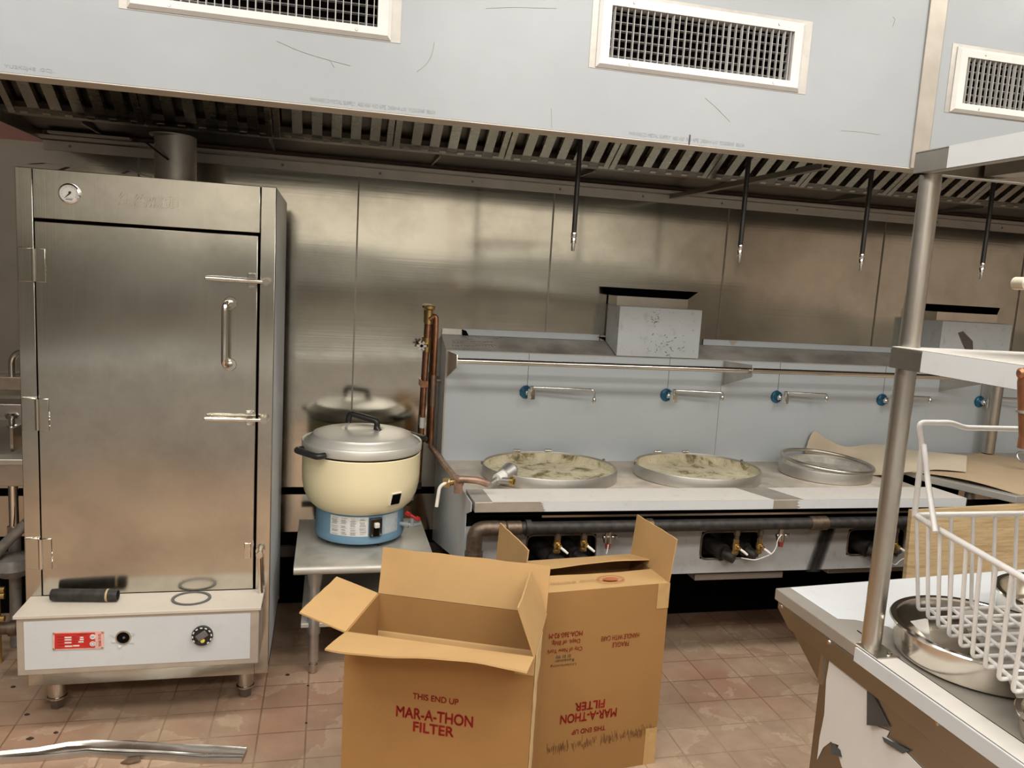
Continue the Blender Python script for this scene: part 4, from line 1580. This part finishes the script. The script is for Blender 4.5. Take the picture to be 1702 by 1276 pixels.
tag(obj('kraft_paper', MB().grid(paper, 40, 12, .0008), PAPER, loc=(2.7, 3.2, .84)), 'curled sheet of tan kraft paper between the range deck and the cardboard', 'paper')
ps = MB()
ps.cyl((3.44, 3.40, rt_z + .012), (3.44, 3.40, 1.33), .030, seg=28)
tag(obj('shelf_post', ps, STEEL, loc=(3.44, 3.40, rt_z + .012)), 'thick stainless shelf post standing on the right work table by the backsplash', 'post')
# plywood board
q = MB()
P0 = onY(1524, 852, 2.36)
q.hexa([(P0.x, 2.34, .0), (P0.x + 1.1, 2.40, .0), (P0.x + 1.1, 2.418, .0), (P0.x, 2.358, .0)],
       [(P0.x, 2.385, P0.z + .0), (P0.x + 1.1, 2.445, P0.z + .02), (P0.x + 1.1, 2.463, P0.z + .02), (P0.x, 2.403, P0.z)])
tag(obj('plywood_board', q, PLY, loc=(P0.x + .5, 2.38, 0)), 'plywood board standing on edge between the counter and the work table', 'board')

# ------------------------------------------------------------------ counter at the right
CZ = .88
ct = thing('prep_counter', (1.5, 1.1, 0), 'stainless prep counter at the right with white film and torn side panel', 'counter')
BL = onZ(1289, 977, CZ)
BRr = onZ(1535, 958, CZ)
dx = (BRr - BL).normalized()
FLc = onZ(1444, 1086, CZ)
FL2 = onZ(1702, 1268, CZ)
lx = BL.x
BR2 = BL + dx * 1.25
FLn = V((FL2.x + .004, .30, CZ))
top = [BL, BR2, V((BR2.x + .02, .30, CZ)), FLn, FLc]
th_ = .028
ctop = obj('countertop', MB().prism([p - V((0, 0, th_)) for p in top], (0, 0, th_)), plain('worn counter steel', (.40, .365, .32, 1), .42, .40, var=.12, scale=6), ct, bevel=.002)
# film on the rear half of the top
fpts = [onZ(1313, 977, CZ), BRr + V((.62, .045, 0)), V((2.2, 1.25, CZ)), onZ(1640, 1010, CZ), onZ(1495, 1052, CZ), onZ(1476, 1042, CZ), onZ(1422, 1031, CZ), onZ(1392, 1029, CZ)]
obj('top_film', MB().prism([p + V((0, 0, .0006)) for p in fpts], (0, 0, .0007)), FILM_WHITE, ctop)
# film along the near left edge strip
f1, f2 = onZ(1424, 1070, CZ), onZ(1468, 1082, CZ)
sm0, sm1 = onZ(1424, 1048, CZ), onZ(1702, 1237, CZ)
sm2 = sm1 + (sm1 - sm0).normalized() * .5
est = [onZ(1422, 1072, CZ), onZ(1432, 1066, CZ), sm0.lerp(sm1, .14), sm2 - V((.001, 0, 0)), V((FLn.x, sm2.y, CZ))]
obj('edge_film', MB().prism([p + V((0, 0, .0006)) for p in est], (0, 0, .0007)), FILM_DUST, ctop)
q = MB()
e0 = onZ(1424, 1076, CZ)
q.hexa([(e0.x - .004, e0.y, CZ - th_), (FLn.x - .004, .32, CZ - th_), (FLn.x - .001, .32, CZ - th_), (e0.x - .001, e0.y, CZ - th_)],
       [(e0.x - .004, e0.y, CZ + .0011), (FLn.x - .004, .32, CZ + .0011), (FLn.x + .001, .32, CZ + .0011), (e0.x + .001, e0.y, CZ + .0011)])
obj('edge_film', q, FILM_WHITE, ctop)
obj('top_seam', MB().prism([sm0 + V((0, 0, .0003)), sm0 + V((.0018, 0, .0003)), sm2 + V((.0018, 0, .0003)), sm2 + V((0, 0, .0003))], (0, 0, .0012)), DARK, ctop)
# side panel: hangs below the top, sloping gusset under the overhang then straight down
sxp = BL.x + .012
g1 = onX(1292, 992, sxp)
g2 = onX(1362, 1134, sxp)
g3 = onX(1355, 1200, sxp)
legy = g2.y
q = MB()
q.prism([(sxp, BL.y - .01, CZ - th_), (sxp, BL.y - .01, CZ - .045), (sxp, legy, g2.z), (sxp, legy, .0), (sxp, .36, .0), (sxp, .36, CZ - th_)], (.003, 0, 0))
spn = obj('side_panel', q, plain('counter side steel', (.40, .385, .36, 1), .36, 1.0, var=.06, scale=3), ct)
ay = BL.y - .01 + (legy - BL.y + .01) * (.030 / (CZ - .045 - g2.z))
obj('apron', MB().prism([(sxp - .008, .36, CZ - th_), (sxp - .008, BL.y - .010, CZ - th_), (sxp - .008, BL.y - .010, CZ - .045), (sxp - .008, ay, CZ - .075), (sxp - .008, .36, CZ - .075)], (.008, 0, 0)), spn.data.materials[0], ct, bevel=.002)
q = MB().box(sxp - .004, sxp, legy - .008, legy + .002, g2.z, CZ - .075)
obj('panel_edge', q, STEEL, ct)
q = MB()
for px, py in ((1299, 1007), (1378, 1067), (1559, 1201)):
    p = onX(px, py, sxp - .008)
    q.lathe([(0, 0), (.006, 0), (.005, .003), (0, .004)], p, 14, R=Matrix(((0, 0, -1), (0, 1, 0), (1, 0, 0))))
obj('rivet', q, BRIGHT, ct)
obj('back_panel', MB().box(sxp + .003, 2.25, legy - .02, legy - .017, .0, CZ - th_), DARKSTEEL, ct)
# torn white film still hanging on the side panel
tfp = [(1380, 1088), (1440, 1131), (1442, 1160), (1447, 1202), (1478, 1215), (1473, 1225), (1502, 1246), (1545, 1290), (1410, 1290), (1399, 1274), (1391, 1247), (1394, 1238), (1380, 1233), (1368, 1242), (1358, 1262), (1362, 1226), (1370, 1187), (1373, 1130)]
q = MB()
q.prism([onX(px, py, sxp - .0025) for px, py in tfp], (.0012, 0, 0))
obj('torn_film', q, film('loose white film', (.70, .68, .65), .4, dirt=.1), spn)
CURLM = plain('film underside', (.055, .05, .045, 1), .35)
for (tri) in ([(1441, 1134), (1478, 1208), (1449, 1204)], [(1466, 1224), (1512, 1247), (1500, 1252), (1478, 1232)], [(1380, 1232), (1396, 1246), (1399, 1258), (1390, 1252)]):
    P = [onX(px, py, sxp - .004) for px, py in tri]
    P[-1] = P[-1] + V((-.012, 0, 0))
    obj('film_curl', MB().prism(P, (.001, 0, 0)), CURLM, spn)
# overshelf
pb = onZ(1449, 1078, CZ)
osf = thing('overshelf', (pb.x, pb.y, CZ), 'two-tier stainless overshelf with white film on a round post at the right', 'shelf')
obj('base_plate', MB().box(pb.x - .022, pb.x + .030, pb.y - .045, pb.y + .02, CZ + .0012, CZ + .004), STEEL, osf)
obj('bolt', MB().lathe([(0, 0), (.006, 0), (.005, .004), (0, .005)], (pb.x + .015, pb.y - .032, CZ + .004), 12), BRIGHT, osf)
zl1, zl0 = 1.499, 1.459
zu1, zu0 = 1.866, 1.826
posty = pb.y + .004
obj('post', MB().cyl((pb.x, posty, CZ + .004), (pb.x, posty, zu0), .0193, seg=32), STEEL, osf)
sx0 = 1.066
sy1 = 1.312
sy0 = .50
sx1 = 1.75
for (z0, z1, cut) in ((zl0, zl1, .085), (zu0, zu1, .085)):
    q = MB()
    q.box(sx0, sx1, sy0, sy1, z1 - .003, z1)
    q.box(sx0, sx0 + .002, sy0, sy1, z0, z1 - .003)
    q.box(sx0, sx1, sy1 - .002, sy1, z0, z1 - .003)
    q.box(sx0, sx1, sy0, sy0 + .002, z0, z1 - .003)
    q.box(sx0, sx0 + .02, sy0, sy1, z0, z0 + .002)
    q.box(sx0, sx1, sy1 - .02, sy1, z0, z0 + .002)
    s_ = obj('shelf', q, STEEL, osf, bevel=.001)
    obj('shelf_film', MB().box(sx0 - .0014, sx0 - .0002, sy0, sy1 - cut, z0 + .001, z1 - .0005), FILM_WHITE, s_)
    if z0 < 1.7:
        obj('shelf_film', MB().box(sx0 + .001, sx1, sy0, sy1 - .003, z1 + .0002, z1 + .0012), FILM_DUST, s_)
    else:
        obj('stiffener', MB().box(sx0 + .15, sx0 + .19, sy0, sy1 - .01, z0 + .006, z1 - .003), STEEL, s_)
# steamer pans
pan = None
for k, (cx, cyy, lab) in enumerate(((1.292, 1.228, 'round stainless pan with torn plastic inside, under the back corner of the wire basket'),
                                    (1.247, .920, 'smaller round stainless pan at the bottom right corner, under the front of the basket'),
                                    (1.66, 1.335, 'round stainless pan cut by the right edge behind the basket'))):
    c = V((cx, cyy, CZ + .0016))
    if pan is not None:
        pc_ = dup(pan, c, lab)
        if k == 1:
            pc_.scale = (.78, .78, .62)
        continue
    pan = thing('steamer_pan', c, lab, 'pan', 'round stainless pans on the counter')
    R_ = .158
    q = MB()
    q.lathe([(0, 0), (R_ - .012, 0), (R_ - .003, .004), (R_, .012), (R_ + .001, .058), (R_ + .010, .060), (R_ + .012, .063), (R_ + .010, .066), (R_ - .001, .066),
             (R_ - .004, .060), (R_ - .004, .016), (R_ - .010, .007), (R_ - .018, .004), (0, .004)], c, 96)
    obj('pan_body', q, BRIGHT, pan)
    q = MB().lathe([(.02, .0042), (R_ - .03, .0042), (R_ - .03, .0048), (.02, .0048)], c, 64)
    obj('pan_base_ring', q, STEEL, pan)
pp = V((1.292, 1.228, CZ + .006))
plas = NT('clear grey plastic')
plas.set(Base_Color=(.42, .38, .34, 1), Roughness=.35, Alpha=.75)
q = MB()
P = [onZ(px, py, CZ + .022) for px, py in [(1511, 1046), (1537, 1034), (1542, 1034), (1546, 1066)]]
q.prism([P[0] + V((0, 0, .018)), P[1] + V((0, 0, .008)), P[2] + V((0, 0, .006)), P[3]], (0, 0, .0008))
tag(obj('plastic_scrap', q, plain('white plastic scrap', (.52, .49, .45, 1), .35), loc=P[0]), 'small white triangular plastic scrap at the left inside the round pan', 'plastic scrap')


def sheet2(u, v):
    a = onZ(1586, 1018, CZ + .045) * (1 - u) + onZ(1690, 1160, CZ + .055) * u
    b = V((1.62, 1.30, CZ + .035)) * (1 - u) + V((1.60, .95, CZ + .050)) * u
    p = a * (1 - v) + b * v
    p.z += .006 * math.sin(u * 17 + v * 5) * math.sin(v * 9 + 1) + .006
    return p


tag(obj('plastic_wrap', MB().grid(sheet2, 24, 18, .0006), plas.m, loc=(1.45, 1.1, CZ + .05)), 'crumpled translucent grey plastic sheet under the wire basket', 'plastic wrap')

# wire basket
wz0, wz1 = .9585, 1.157
bk = thing('wire_basket', (1.38, 1.1, wz0), 'white coated wire basket with raised handles, standing over the pans', 'basket')
b0 = onZ(1526, 1013, wz0)
b1 = onZ(1683, 1149, wz0)
bdir = (b1 - b0).normalized()
bl = b0 + bdir * .42
rowX = V((.999, -.035, 0))
t0 = onY(1520, 856, b0.y + .012)
tz = t0.z
tdir = (onZ(1702, 961, tz) - t0).normalized()
t1 = t0 + tdir * .48
wr = .0038
q = MB()
rim = [t1 + V((.5, 0, 0)), t1, t0, t0 + V((.52, -.0, 0))]
q.tube(fillet(rim, .02, 6), .0060, 12)
rm = obj('rim_wire', q, WHITEWIRE, bk)
q = MB()
nl = 12
stp = (b1 - b0).length / 8
for i in range(nl):
    lo = b0 + bdir * stp * i
    hi = t0 + tdir * (stp * i * 1.06 + .008)
    q.tube(fillet([hi, lo, lo + rowX * .42], .008, 4), wr, 8)
obj('side_wires', q, WHITEWIRE, bk)
q = MB()
for i in range(9):
    x = .022 + i * .052
    lo = b0 + rowX * x + V((0, .0, .004))
    hi = t0 + V((x + .012 + .01 * i * .3, 0, 0))
    q.tube(fillet([hi, lo, lo + bdir * (stp * (nl - 1))], .012, 4), wr, 8)
obj('end_wires', q, WHITEWIRE, bk)
q = MB()
A1 = onY(1533, 742, t0.y)
A2 = onY(1531, 703, t0.y)
pleg = onZ(1555, 884, tz)
q.tube(fillet([t0, A1, A2 + V((0, .006, 0)), A2 + V((.07, 0, .002)), A2 + V((.105, 0, -.008)), A2 + V((.55, 0, -.010))], .012, 5), .0056, 12)
q.tube([A1 + V((.001, -.002, .004)), A1.lerp(pleg, .5), pleg], .0054, 12)
obj('handle', q, WHITEWIRE, bk)

# copper pipe at the right picture edge
cpx = onY(1703, 690, .96)
q = MB()
cc = thing('copper_stub_pipe', (cpx.x, .96, 1.30), 'thick copper pipe end hanging at the right edge before the white shelf', 'pipe')
pA = onY(1704, 745, .95)
pB = onY(1708, 612, .95)
q.tube(fillet([V((pB.x + .02, .40, ZC)), V((pB.x + .02, .40, pB.z)), pB, pB - V((0, 0, .05))], .02, 5)[:-1] + [ pA + V((0, 0, .02)), pA], .011, 20)
obj('pipe', q, COPPER, cc)
q = MB()
s0 = onY(1697, 620, .95)
q.tube([s0 + V((.02, 0, 0)), s0 + V((-.001, 0, 0)), s0 + V((-.004, 0, 0))], [.008, .008, .004], 16)
obj('tee_stub', q, COPPER, cc)
q = MB()
c_ = onY(1704, 684, .95)
q.lathe([(.011, -.002), (.0128, -.002), (.0128, .002), (.011, .002)], c_, 20, closed=True)
obj('solder_ring', q, GALV, cc)

q = MB()
c_ = onY(1698, 471, .95)
q.lathe([(.006, -.012), (.0095, -.010), (.0095, .010), (.006, .012)], c_, 18, R=Matrix.Rotation(PI / 2, 3, 'X'), closed=True)
q.cyl(c_ + V((.004, .012, 0)), V((pB.x, pB.y, c_.z + .004)), .007, seg=12)
obj('valve_end', q, plain('pale brass', (.62, .56, .44, 1), .4, .6), cc)
rc_ = onY(1699, 759, 3.02)
q = MB()
q.tube([rc_ + V((math.cos(2 * PI * k / 24) * .030, math.sin(2 * PI * k / 24) * .012, math.sin(2 * PI * k / 24) * .020)) for k in range(24)], .006, 10, closed=True)
q.cyl(rc_ + V((.03, 0, 0)), rc_ + V((.05, 0, -.048)), .006, seg=10)
tag(obj('pull_ring', q, GALV, loc=rc_), 'small grey ring at the right picture edge above the cardboard sheet', 'ring')

# ------------------------------------------------------------------ cardboard cartons
BZ = .635


def carton(root, FL, u, v, w, d, flaps, name='x'):
    th = .005
    z = V((0, 0, 1))
    FL = V(FL)
    FR, BL_, BR_2 = FL + u * w, FL + v * d, FL + u * w + v * d
    q = MB()
    for (p, a, b) in ((FL, u * w, v * th), (BL_ - v * th, u * w, v * th), (FL + v * th, v * (d - 2 * th), u * th), (FR - u * th + v * th, v * (d - 2 * th), u * th)):
        q.hexa([p, p + a, p + a + b, p + b], [r + z * BZ for r in (p, p + a, p + a + b, p + b)])
    q.hexa([FL + u * th + v * th + z * .001, FR - u * th + v * th + z * .001, BR_2 - u * th - v * th + z * .001, BL_ + u * th - v * th + z * .001],
           [FL + u * th + v * th + z * .012, FR - u * th + v * th + z * .012, BR_2 - u * th - v * th + z * .012, BL_ + u * th - v * th + z * .012])
    bodyo = obj('carton_body', q, CARD, root)
    zz = z * BZ
    defs = dict(front=(FL, FR, -v), back=(BL_, BR_2, v), left=(BL_, FL, -u), right=(BR_2, FR, u))
    for nm, t, L, wav in flaps:
        a, b, n = defs[nm]
        a, b = a + zz + z * .001, b + zz + z * .001
        D = (n * math.cos(math.radians(t)) + z * math.sin(math.radians(t)))
        nn = (b - a).cross(D).normalized()
        e = (b - a).normalized()

        def fn(s, r, a=a, b=b, D=D, nn=nn, L=L, wav=wav, e=e):
            p = a.lerp(b, .004 + s * .992) + D * (L * r)
            p += nn * (wav * math.sin(s * 5.1 + 1) * r * r) + D * (wav * .25 * math.sin(s * 23) * r)
            return p
        k = MB().grid(fn, 24, 6, .0045)
        obj('flap', k, CARDFLAP, root, ang=50)
    return bodyo, FR, BL_, BR_2


th = -math.radians(22.18)
u = V((math.cos(th), math.sin(th), 0))
v = V((-u.y, u.x, 0))
FL = V((.066, 1.999, 0))
ba = thing('open_carton', FL + u * .253 + v * .13, 'open empty cardboard carton in front, printed upright in red', 'cardboard box')
bo, FR, BLb, BRb = carton(ba, FL, u, v, .507, .266, (('back', 76, .135, .004), ('left', 16, .135, .002), ('front', 12, .145, .010), ('right', 112, .135, .002)))
cen = FL.lerp(FR, .5)


def onA(px, py):
    d = ray(px, py)
    t = (FL - EYE).dot(v) / d.dot(v)
    return EYE + d * t


for s, p, w, h, bd in (('THIS END UP', (724, 1161), .123, .0165, .022), ('MAR-A-THON', (722, 1190), .207, .030, .034), ('FILTER', (720.5, 1211.5), .109, .027, .034)):
    P = onA(*p)
    letters('red_printing', s, REDINK, ba, P, u, (0, 0, 1), width=w, height=h, bold=bd, lift=.0012)
q = MB()
i0, i1 = FL + v * (.266 - .0105) + u * .007, FL + v * (.266 - .0105) + u * .50
q.hexa([i0 + V((0, 0, .014)), i1 + V((0, 0, .014)), i1 + v * .004 + V((0, 0, .014)), i0 + v * .004 + V((0, 0, .014))],
       [i0 + V((0, 0, BZ - .118)), i1 + V((0, 0, BZ - .118)), i1 + v * .004 + V((0, 0, BZ - .112)), i0 + v * .004 + V((0, 0, BZ - .112))])
obj('inner_liner', q, CARDFLAP, ba)
q = MB()
q.hexa([FL - v * .0012 + V((0, 0, BZ - .045)), FL + u * .05 - v * .0012 + V((0, 0, BZ - .045)), FL + u * .05 - v * .0002 + V((0, 0, BZ - .045)), FL - v * .0002 + V((0, 0, BZ - .045))],
       [FL - v * .0012 + V((0, 0, BZ)), FL + u * .05 - v * .0012 + V((0, 0, BZ)), FL + u * .05 - v * .0002 + V((0, 0, BZ)), FL - v * .0002 + V((0, 0, BZ))])
obj('tape', q, TAPE, ba)
q = MB()
R0 = FL + u * .457
q.hexa([R0 - v * .0012 + V((0, 0, BZ - .05)), R0 + u * .05 - v * .0012 + V((0, 0, BZ - .05)), R0 + u * .05 - v * .0002 + V((0, 0, BZ - .05)), R0 - v * .0002 + V((0, 0, BZ - .05))],
       [R0 - v * .0012 + V((0, 0, BZ)), R0 + u * .05 - v * .0012 + V((0, 0, BZ)), R0 + u * .05 - v * .0002 + V((0, 0, BZ)), R0 - v * .0002 + V((0, 0, BZ))])
obj('tape', q, TAPE, ba)
q = MB()
n = 22
lft, rgt = [], []
for i in range(n + 1):
    z = BZ * i / n
    lft.append(FR + u * .0008 + v * (.004 + .012 * random.random()) + V((0, 0, z)))
    rgt.append(FR + u * .0008 + v * (.085 + .02 * random.random() + (.05 if i > n - 4 else 0)) + V((0, 0, z)))
for i in range(n):
    q.prism([lft[i], rgt[i], rgt[i + 1], lft[i + 1]], u * .0006)
obj('torn_strip', q, TORN, ba)

th = math.radians(6.1)
u2 = V((math.cos(th), math.sin(th), 0))
v2 = V((-u2.y, u2.x, 0))
FR2 = V((1.105, 2.247, 0))
FL2_ = FR2 - u2 * .508
bb = thing('upside_down_carton', FL2_ + u2 * .254 + v2 * .134, 'cardboard carton behind, standing upside down with inverted red printing', 'cardboard box')
bo2, _, _, _ = carton(bb, FL2_, u2, v2, .508, .268, (('back', 168, .135, .006), ('left', 94, .14, .002), ('front', 179, .118, .003), ('right', 84, .145, .002)))


def onB(px, py):
    d = ray(px, py)
    t = (FL2_ - EYE).dot(v2) / d.dot(v2)
    return EYE + d * t


z7 = lambda x, y: (820 + x / 2.927, 840 + y / 2.927)
for s, p, w, h, bd in (('MOA-360-92-M', z7(353, 627), .114, .0165, .020), ('Dept. of Bldg.', z7(352, 661), .098, .0185, .010), ('City of New York', z7(347, 700), .120, .0185, .010),
                       ('HANDLE WITH CARE', z7(617, 638), .137, .0165, .010), ('FRAGILE', z7(618, 673), .060, .0165, .010),
                       ('FILTER', z7(470, 970), .104, .027, .034), ('MAR-A-THON', z7(464, 1022), .198, .030, .034), ('THIS END UP', z7(463, 1091), .118, .0165, .022)):
    P = onB(*p)
    letters('red_printing', s, REDINK, bb, P, -u2, (0, 0, -1), width=w, height=h, bold=bd, lift=.0012)
for s, p, w in (('El El 90', z7(340, 733), .050), ('Retester', z7(345, 753), .066), ('Underlanting', z7(340, 774), .088)):
    letters('stamp_printing', s, DARKINK, bb, onB(*p), -u2, (0, 0, -1), width=w, height=.010, lift=.0012)
q = MB()
fcn = onZ(*z7(570, 357), BZ + .008)
for r in (.046, .041):
    q.lathe([(r - .0018, 0), (r, 0), (r, .0006), (r - .0018, .0006)], fcn, 48, sx=1.05, sy=.62, R=Matrix.Rotation(.1, 3, 'Z'), closed=True)
q.lathe([(0, 0), (.028, 0), (.028, .0004), (0, .0004)], fcn - V((0, 0, .0003)), 8, sx=1.0, sy=.5)
flapB = obj('seal_printing', q, plain('faint red ink', srgb(176, 100, 62), .8), bb)
letters('flap_printing', 'BURSTING', plain('faint brown ink', srgb(150, 100, 62), .8), bb, onZ(*z7(340, 375), BZ + .0075), -u2, -v2, width=.085, height=.012)
letters('flap_printing', 'BOX MAKER', plain('faint brown ink2', srgb(150, 100, 62), .8), bb, onZ(*z7(455, 364), BZ + .0075), -u2, -v2, width=.05, height=.010)
q = MB()
T0 = FR2 - u2 * .042
for (z0, z1) in ((BZ - .085, BZ), (.0, .13)):
    q = MB()
    q.hexa([T0 - v2 * .0012 + V((0, 0, z0)), FR2 + u2 * .001 - v2 * .0012 + V((0, 0, z0)), FR2 + u2 * .001 - v2 * .0002 + V((0, 0, z0)), T0 - v2 * .0002 + V((0, 0, z0))],
           [T0 - v2 * .0012 + V((0, 0, z1)), FR2 + u2 * .001 - v2 * .0012 + V((0, 0, z1)), FR2 + u2 * .001 - v2 * .0002 + V((0, 0, z1)), T0 - v2 * .0002 + V((0, 0, z1))])
    obj('tape', q, TAPE, bb)
q = MB()
for i in range(220):
    s = random.random()
    P = onB(*z7(260 + s * 530, 1190 - s * 105 + random.gauss(0, 9)))
    q.obox(P - v2 * .0008, (.0012, .0005, random.uniform(.008, .026)), Matrix.Rotation(random.uniform(-.25, .1), 3, 'Y'))
obj('scuff_marks', q, plain('brown scuff', srgb(120, 84, 44), .85), bb)

# ------------------------------------------------------------------ things on the floor
pts = [onZ(px, py, .012) for px, py in [(-30, 1262), (0, 1257), (60, 1252), (110, 1246), (150, 1242), (205, 1244), (270, 1247), (340, 1252), (406, 1253)]]
q = MB()
cross = [(-.034, 0), (-.034, .016), (-.030, .019), (-.020, .011), (.002, .010), (.006, .014), (.012, .010), (.018, .010), (.022, .018), (.030, .020), (.034, .010), (.034, 0), (.028, 0), (.024, .006), (-.024, .005), (-.030, 0)]
rings = []
for i, p in enumerate(pts):
    t = (pts[min(i + 1, len(pts) - 1)] - pts[max(i - 1, 0)]).normalized()
    s = V((t.y, -t.x, 0))
    jit = [random.uniform(-.003, .003) for _ in cross]
    w = (.75 if i < 3 else 1) * (1 + random.uniform(-.1, .1))
    rings.append([q.bm.verts.new(V((p.x, p.y, .0005)) + s * (c[0] * w) + V((0, 0, max(0, c[1] + (jit[j] if c[1] > 0 else 0))))) for j, c in enumerate(cross)])
for i in range(len(rings) - 1):
    for j in range(len(cross)):
        k = (j + 1) % len(cross)
        q.bm.faces.new((rings[i][j], rings[i][k], rings[i + 1][k], rings[i + 1][j]))
q.bm.faces.new(rings[0])
q.bm.faces.new(rings[-1][::-1])
tag(obj('metal_strip', q, ALU, loc=(-.6, 2.55, 0)), 'bent crumpled aluminium channel strip lying on the tiles at lower left', 'metal strip')
c = onZ(218, 1264, .006)
q = MB()
q.slab([c + V((-.03, -.004, -.003)), c + V((-.005, -.016, .002)), c + V((.030, -.008, .004)), c + V((.022, .010, .005)), c + V((-.012, .012, .001))], .005)
tag(obj('wood_chip', q, plain('brown scrap', (.16, .10, .065, 1), .8, var=.3), loc=c), 'small brown scrap chip just below the aluminium strip', 'scrap')
for k, (px, py, s) in enumerate(((50, 1227, .011), (22, 1141, .008), (45, 1187, .008), (478, 1121, .008), (93, 1217, .007), (512, 1139, .004), (509, 1201, .004))):
    c = onZ(px, py, .003)
    q = MB()
    q.slab([c + V((-s, -.2 * s, 0)), c + V((.2 * s, -.7 * s, .001)), c + V((s, .1 * s, 0)), c + V((-.1 * s, .6 * s, .001))], .004)
    tag(obj('floor_crumb', q, DARKINK, loc=c), ['dark crumb on the tiles above the aluminium strip', 'dark crumb on the tiles left of the oven', 'dark crumb beside the oven front left leg', 'dark crumb left of the low table leg', 'tiny dark crumb right of the crumb above the strip', 'tiny dark speck right beneath the low table foot', 'tiny dark speck on the floor left of the front carton'][k], 'crumb', 'crumbs on the floor')

# ------------------------------------------------------------------ sink and plumbing behind the oven
sk = thing('hand_sink', (-1.45, 3.35, .7), 'wall hung stainless sink mostly hidden left of the oven', 'sink')
sx_ = -1.03
q = MB()
q.box(-1.9, sx_, 3.19, 3.20, .705, .800)
q.box(-1.9, sx_, 3.20, YW - .005, .700, .708)
q.box(-1.9, -1.2, 3.55, YW - .005, .708, .95)
obj('basin', q, STEEL, sk, bevel=.002)
obj('rim', MB().box(-1.9, sx_, 3.17, 3.25, .788, .812), BARE, sk, bevel=.004)
obj('back_ledge', MB().box(-1.9, sx_, YW - .09, YW - .004, 1.005, 1.06), plain('ledge steel', (.40, .33, .27, 1), .4, .7), sk, bevel=.003)
obj('basin_wall', MB().box(-1.175, -1.165, 3.30, 3.60, .81, .90), BRIGHT, sk)
obj('basin_back', MB().box(-1.17, sx_, 3.56, 3.565, .815, .90), DARKSTEEL, sk)
q = MB()
f0 = onY(21, 656, 3.6)
q.tube(fillet([V((f0.x - .0, 3.60, 1.06)), V((f0.x, 3.60, 1.155)), V((f0.x + .10, 3.57, 1.175)), V((f0.x + .12, 3.50, 1.10))], .06, 8), .012, 16)
sf = thing('sink_faucet', (f0.x, 3.60, 1.06), 'chrome gooseneck faucet peeking out left of the oven', 'faucet')
obj('spout', q, CHROME, sf)
q = MB()
vv = onY(20, 697, 3.55)
q.lathe([(0, -.035), (.018, -.035), (.022, -.025), (.012, -.02), (.012, .0), (.022, .006), (.026, .020), (.018, .028), (0, .03)], vv, 20)
q.cyl(vv + V((-.08, 0, 0)), vv, .008, seg=12)
q.cyl(vv, vv + V((0, .1, 0)), .010, seg=12)
obj('valve', q, CHROME, sf)
dp = thing('drain_pipe', (-1.15, 3.35, .4), 'chrome drain tailpiece and grey trap under the sink left of the oven', 'drain pipe')
a0 = onY(22, 812, 3.35)
a1 = onY(22, 878, 3.35)
obj('tailpiece', MB().cyl((a0.x, 3.35, .70), (a0.x, 3.35, a1.z), .0175, seg=20), CHROME, dp)
q = MB()
q.cyl((a0.x, 3.35, a1.z + .01), (a0.x, 3.35, a1.z - .035), .026, seg=8)
obj('slip_nut', q, COPPERD, dp)
q = MB()
q.tube([onY(-20, 935, 3.25), onY(10, 902, 3.25), onY(45, 868, 3.25)], .020, 18)
q.lathe([(0, -.05), (.05, -.04), (.07, -.01), (.06, .03), (.03, .045), (0, .05)], onY(22, 938, 3.30), 24)
q.cyl(onY(5, 945, 3.27), onY(36, 935, 3.27), .012, seg=12)
q.cyl((a0.x, 3.35, a1.z - .03), (a0.x, 3.34, .001), .022, seg=16)
obj('trap', q, plain('grey plumbing', (.28, .26, .24, 1), .5, .4, var=.25), dp)
q = MB()
q.tube([onY(-20, 1044, 3.0), onY(10, 1044, 3.0), onY(34, 1042, 3.0)], [.022, .022, .026], 18)
q.cyl(onY(16, 1044, 3.0), onY(30, 1043, 3.0), .028, seg=16)
wp_ = obj('floor_waste_pipe', q, FITTING, loc=onY(5, 1044, 3.0))
tag(wp_, 'brown iron pipe joint at the left edge beside the oven control box', 'pipe')
bh = thing('brass_hose_fitting', onY(4, 985, 3.2), 'small brass hose fittings at the left edge under the sink', 'pipe fitting')
q = MB()
for z in (980, 990, 1028):
    p = onY(2, z, 3.2)
    q.cyl(p + V((-.04, 0, 0)), p + V((.012, 0, 0)), .012, seg=10)
p = onY(-4, 970, 3.2)
q.cyl((p.x, 3.2, .001), p, .008, seg=10)
obj('fitting', q, BRASS, bh)

obj('unseen_counter', MB().box(-2.3, 3.4, -.95, -.30, .765, .805).box(-2.25, 3.35, -.92, -.34, .0005, .765), [FILM_WHITE, DARKSTEEL], wf0)  # unseen counter added for its reflection in the steel
for p_ in wf0.children[-1].data.polygons:
    p_.material_index = 0 if p_.center.z > .7649 else 1
for z in (1.44, 1.74):
    obj('unseen_shelf', MB().box(-2.3, 4.5, YF + .012, YF + .32, z, z + .045), FILM_WHITE, wf0)  # unseen shelves added as bright lines for the steel to reflect

# ------------------------------------------------------------------ lamps of the room
def lamp(x, y, sx, sy, w, col=(1.0, .975, .925)):
    l = bpy.data.lights.new('ceiling_lamp', 'AREA')
    l.shape = 'RECTANGLE'
    l.size, l.size_y = sx, sy
    l.energy = w
    l.color = col
    o = bpy.data.objects.new('ceiling_lamp', l)
    o.location = (x, y, ZC - .015)
    COL.objects.link(o)
    return o


for x in (-1.0, .9, 2.8):
    lamp(x, 1.55, 1.2, .30, 25)
    lamp(x, .35, 1.2, .55, 31)
    lamp(x, -1.35, 1.2, .55, 40)
w = bpy.data.worlds.new('world')
w.use_nodes = True
w.node_tree.nodes['Background'].inputs['Color'].default_value = (.9, .85, .78, 1)
w.node_tree.nodes['Background'].inputs['Strength'].default_value = .05
SC.world = w
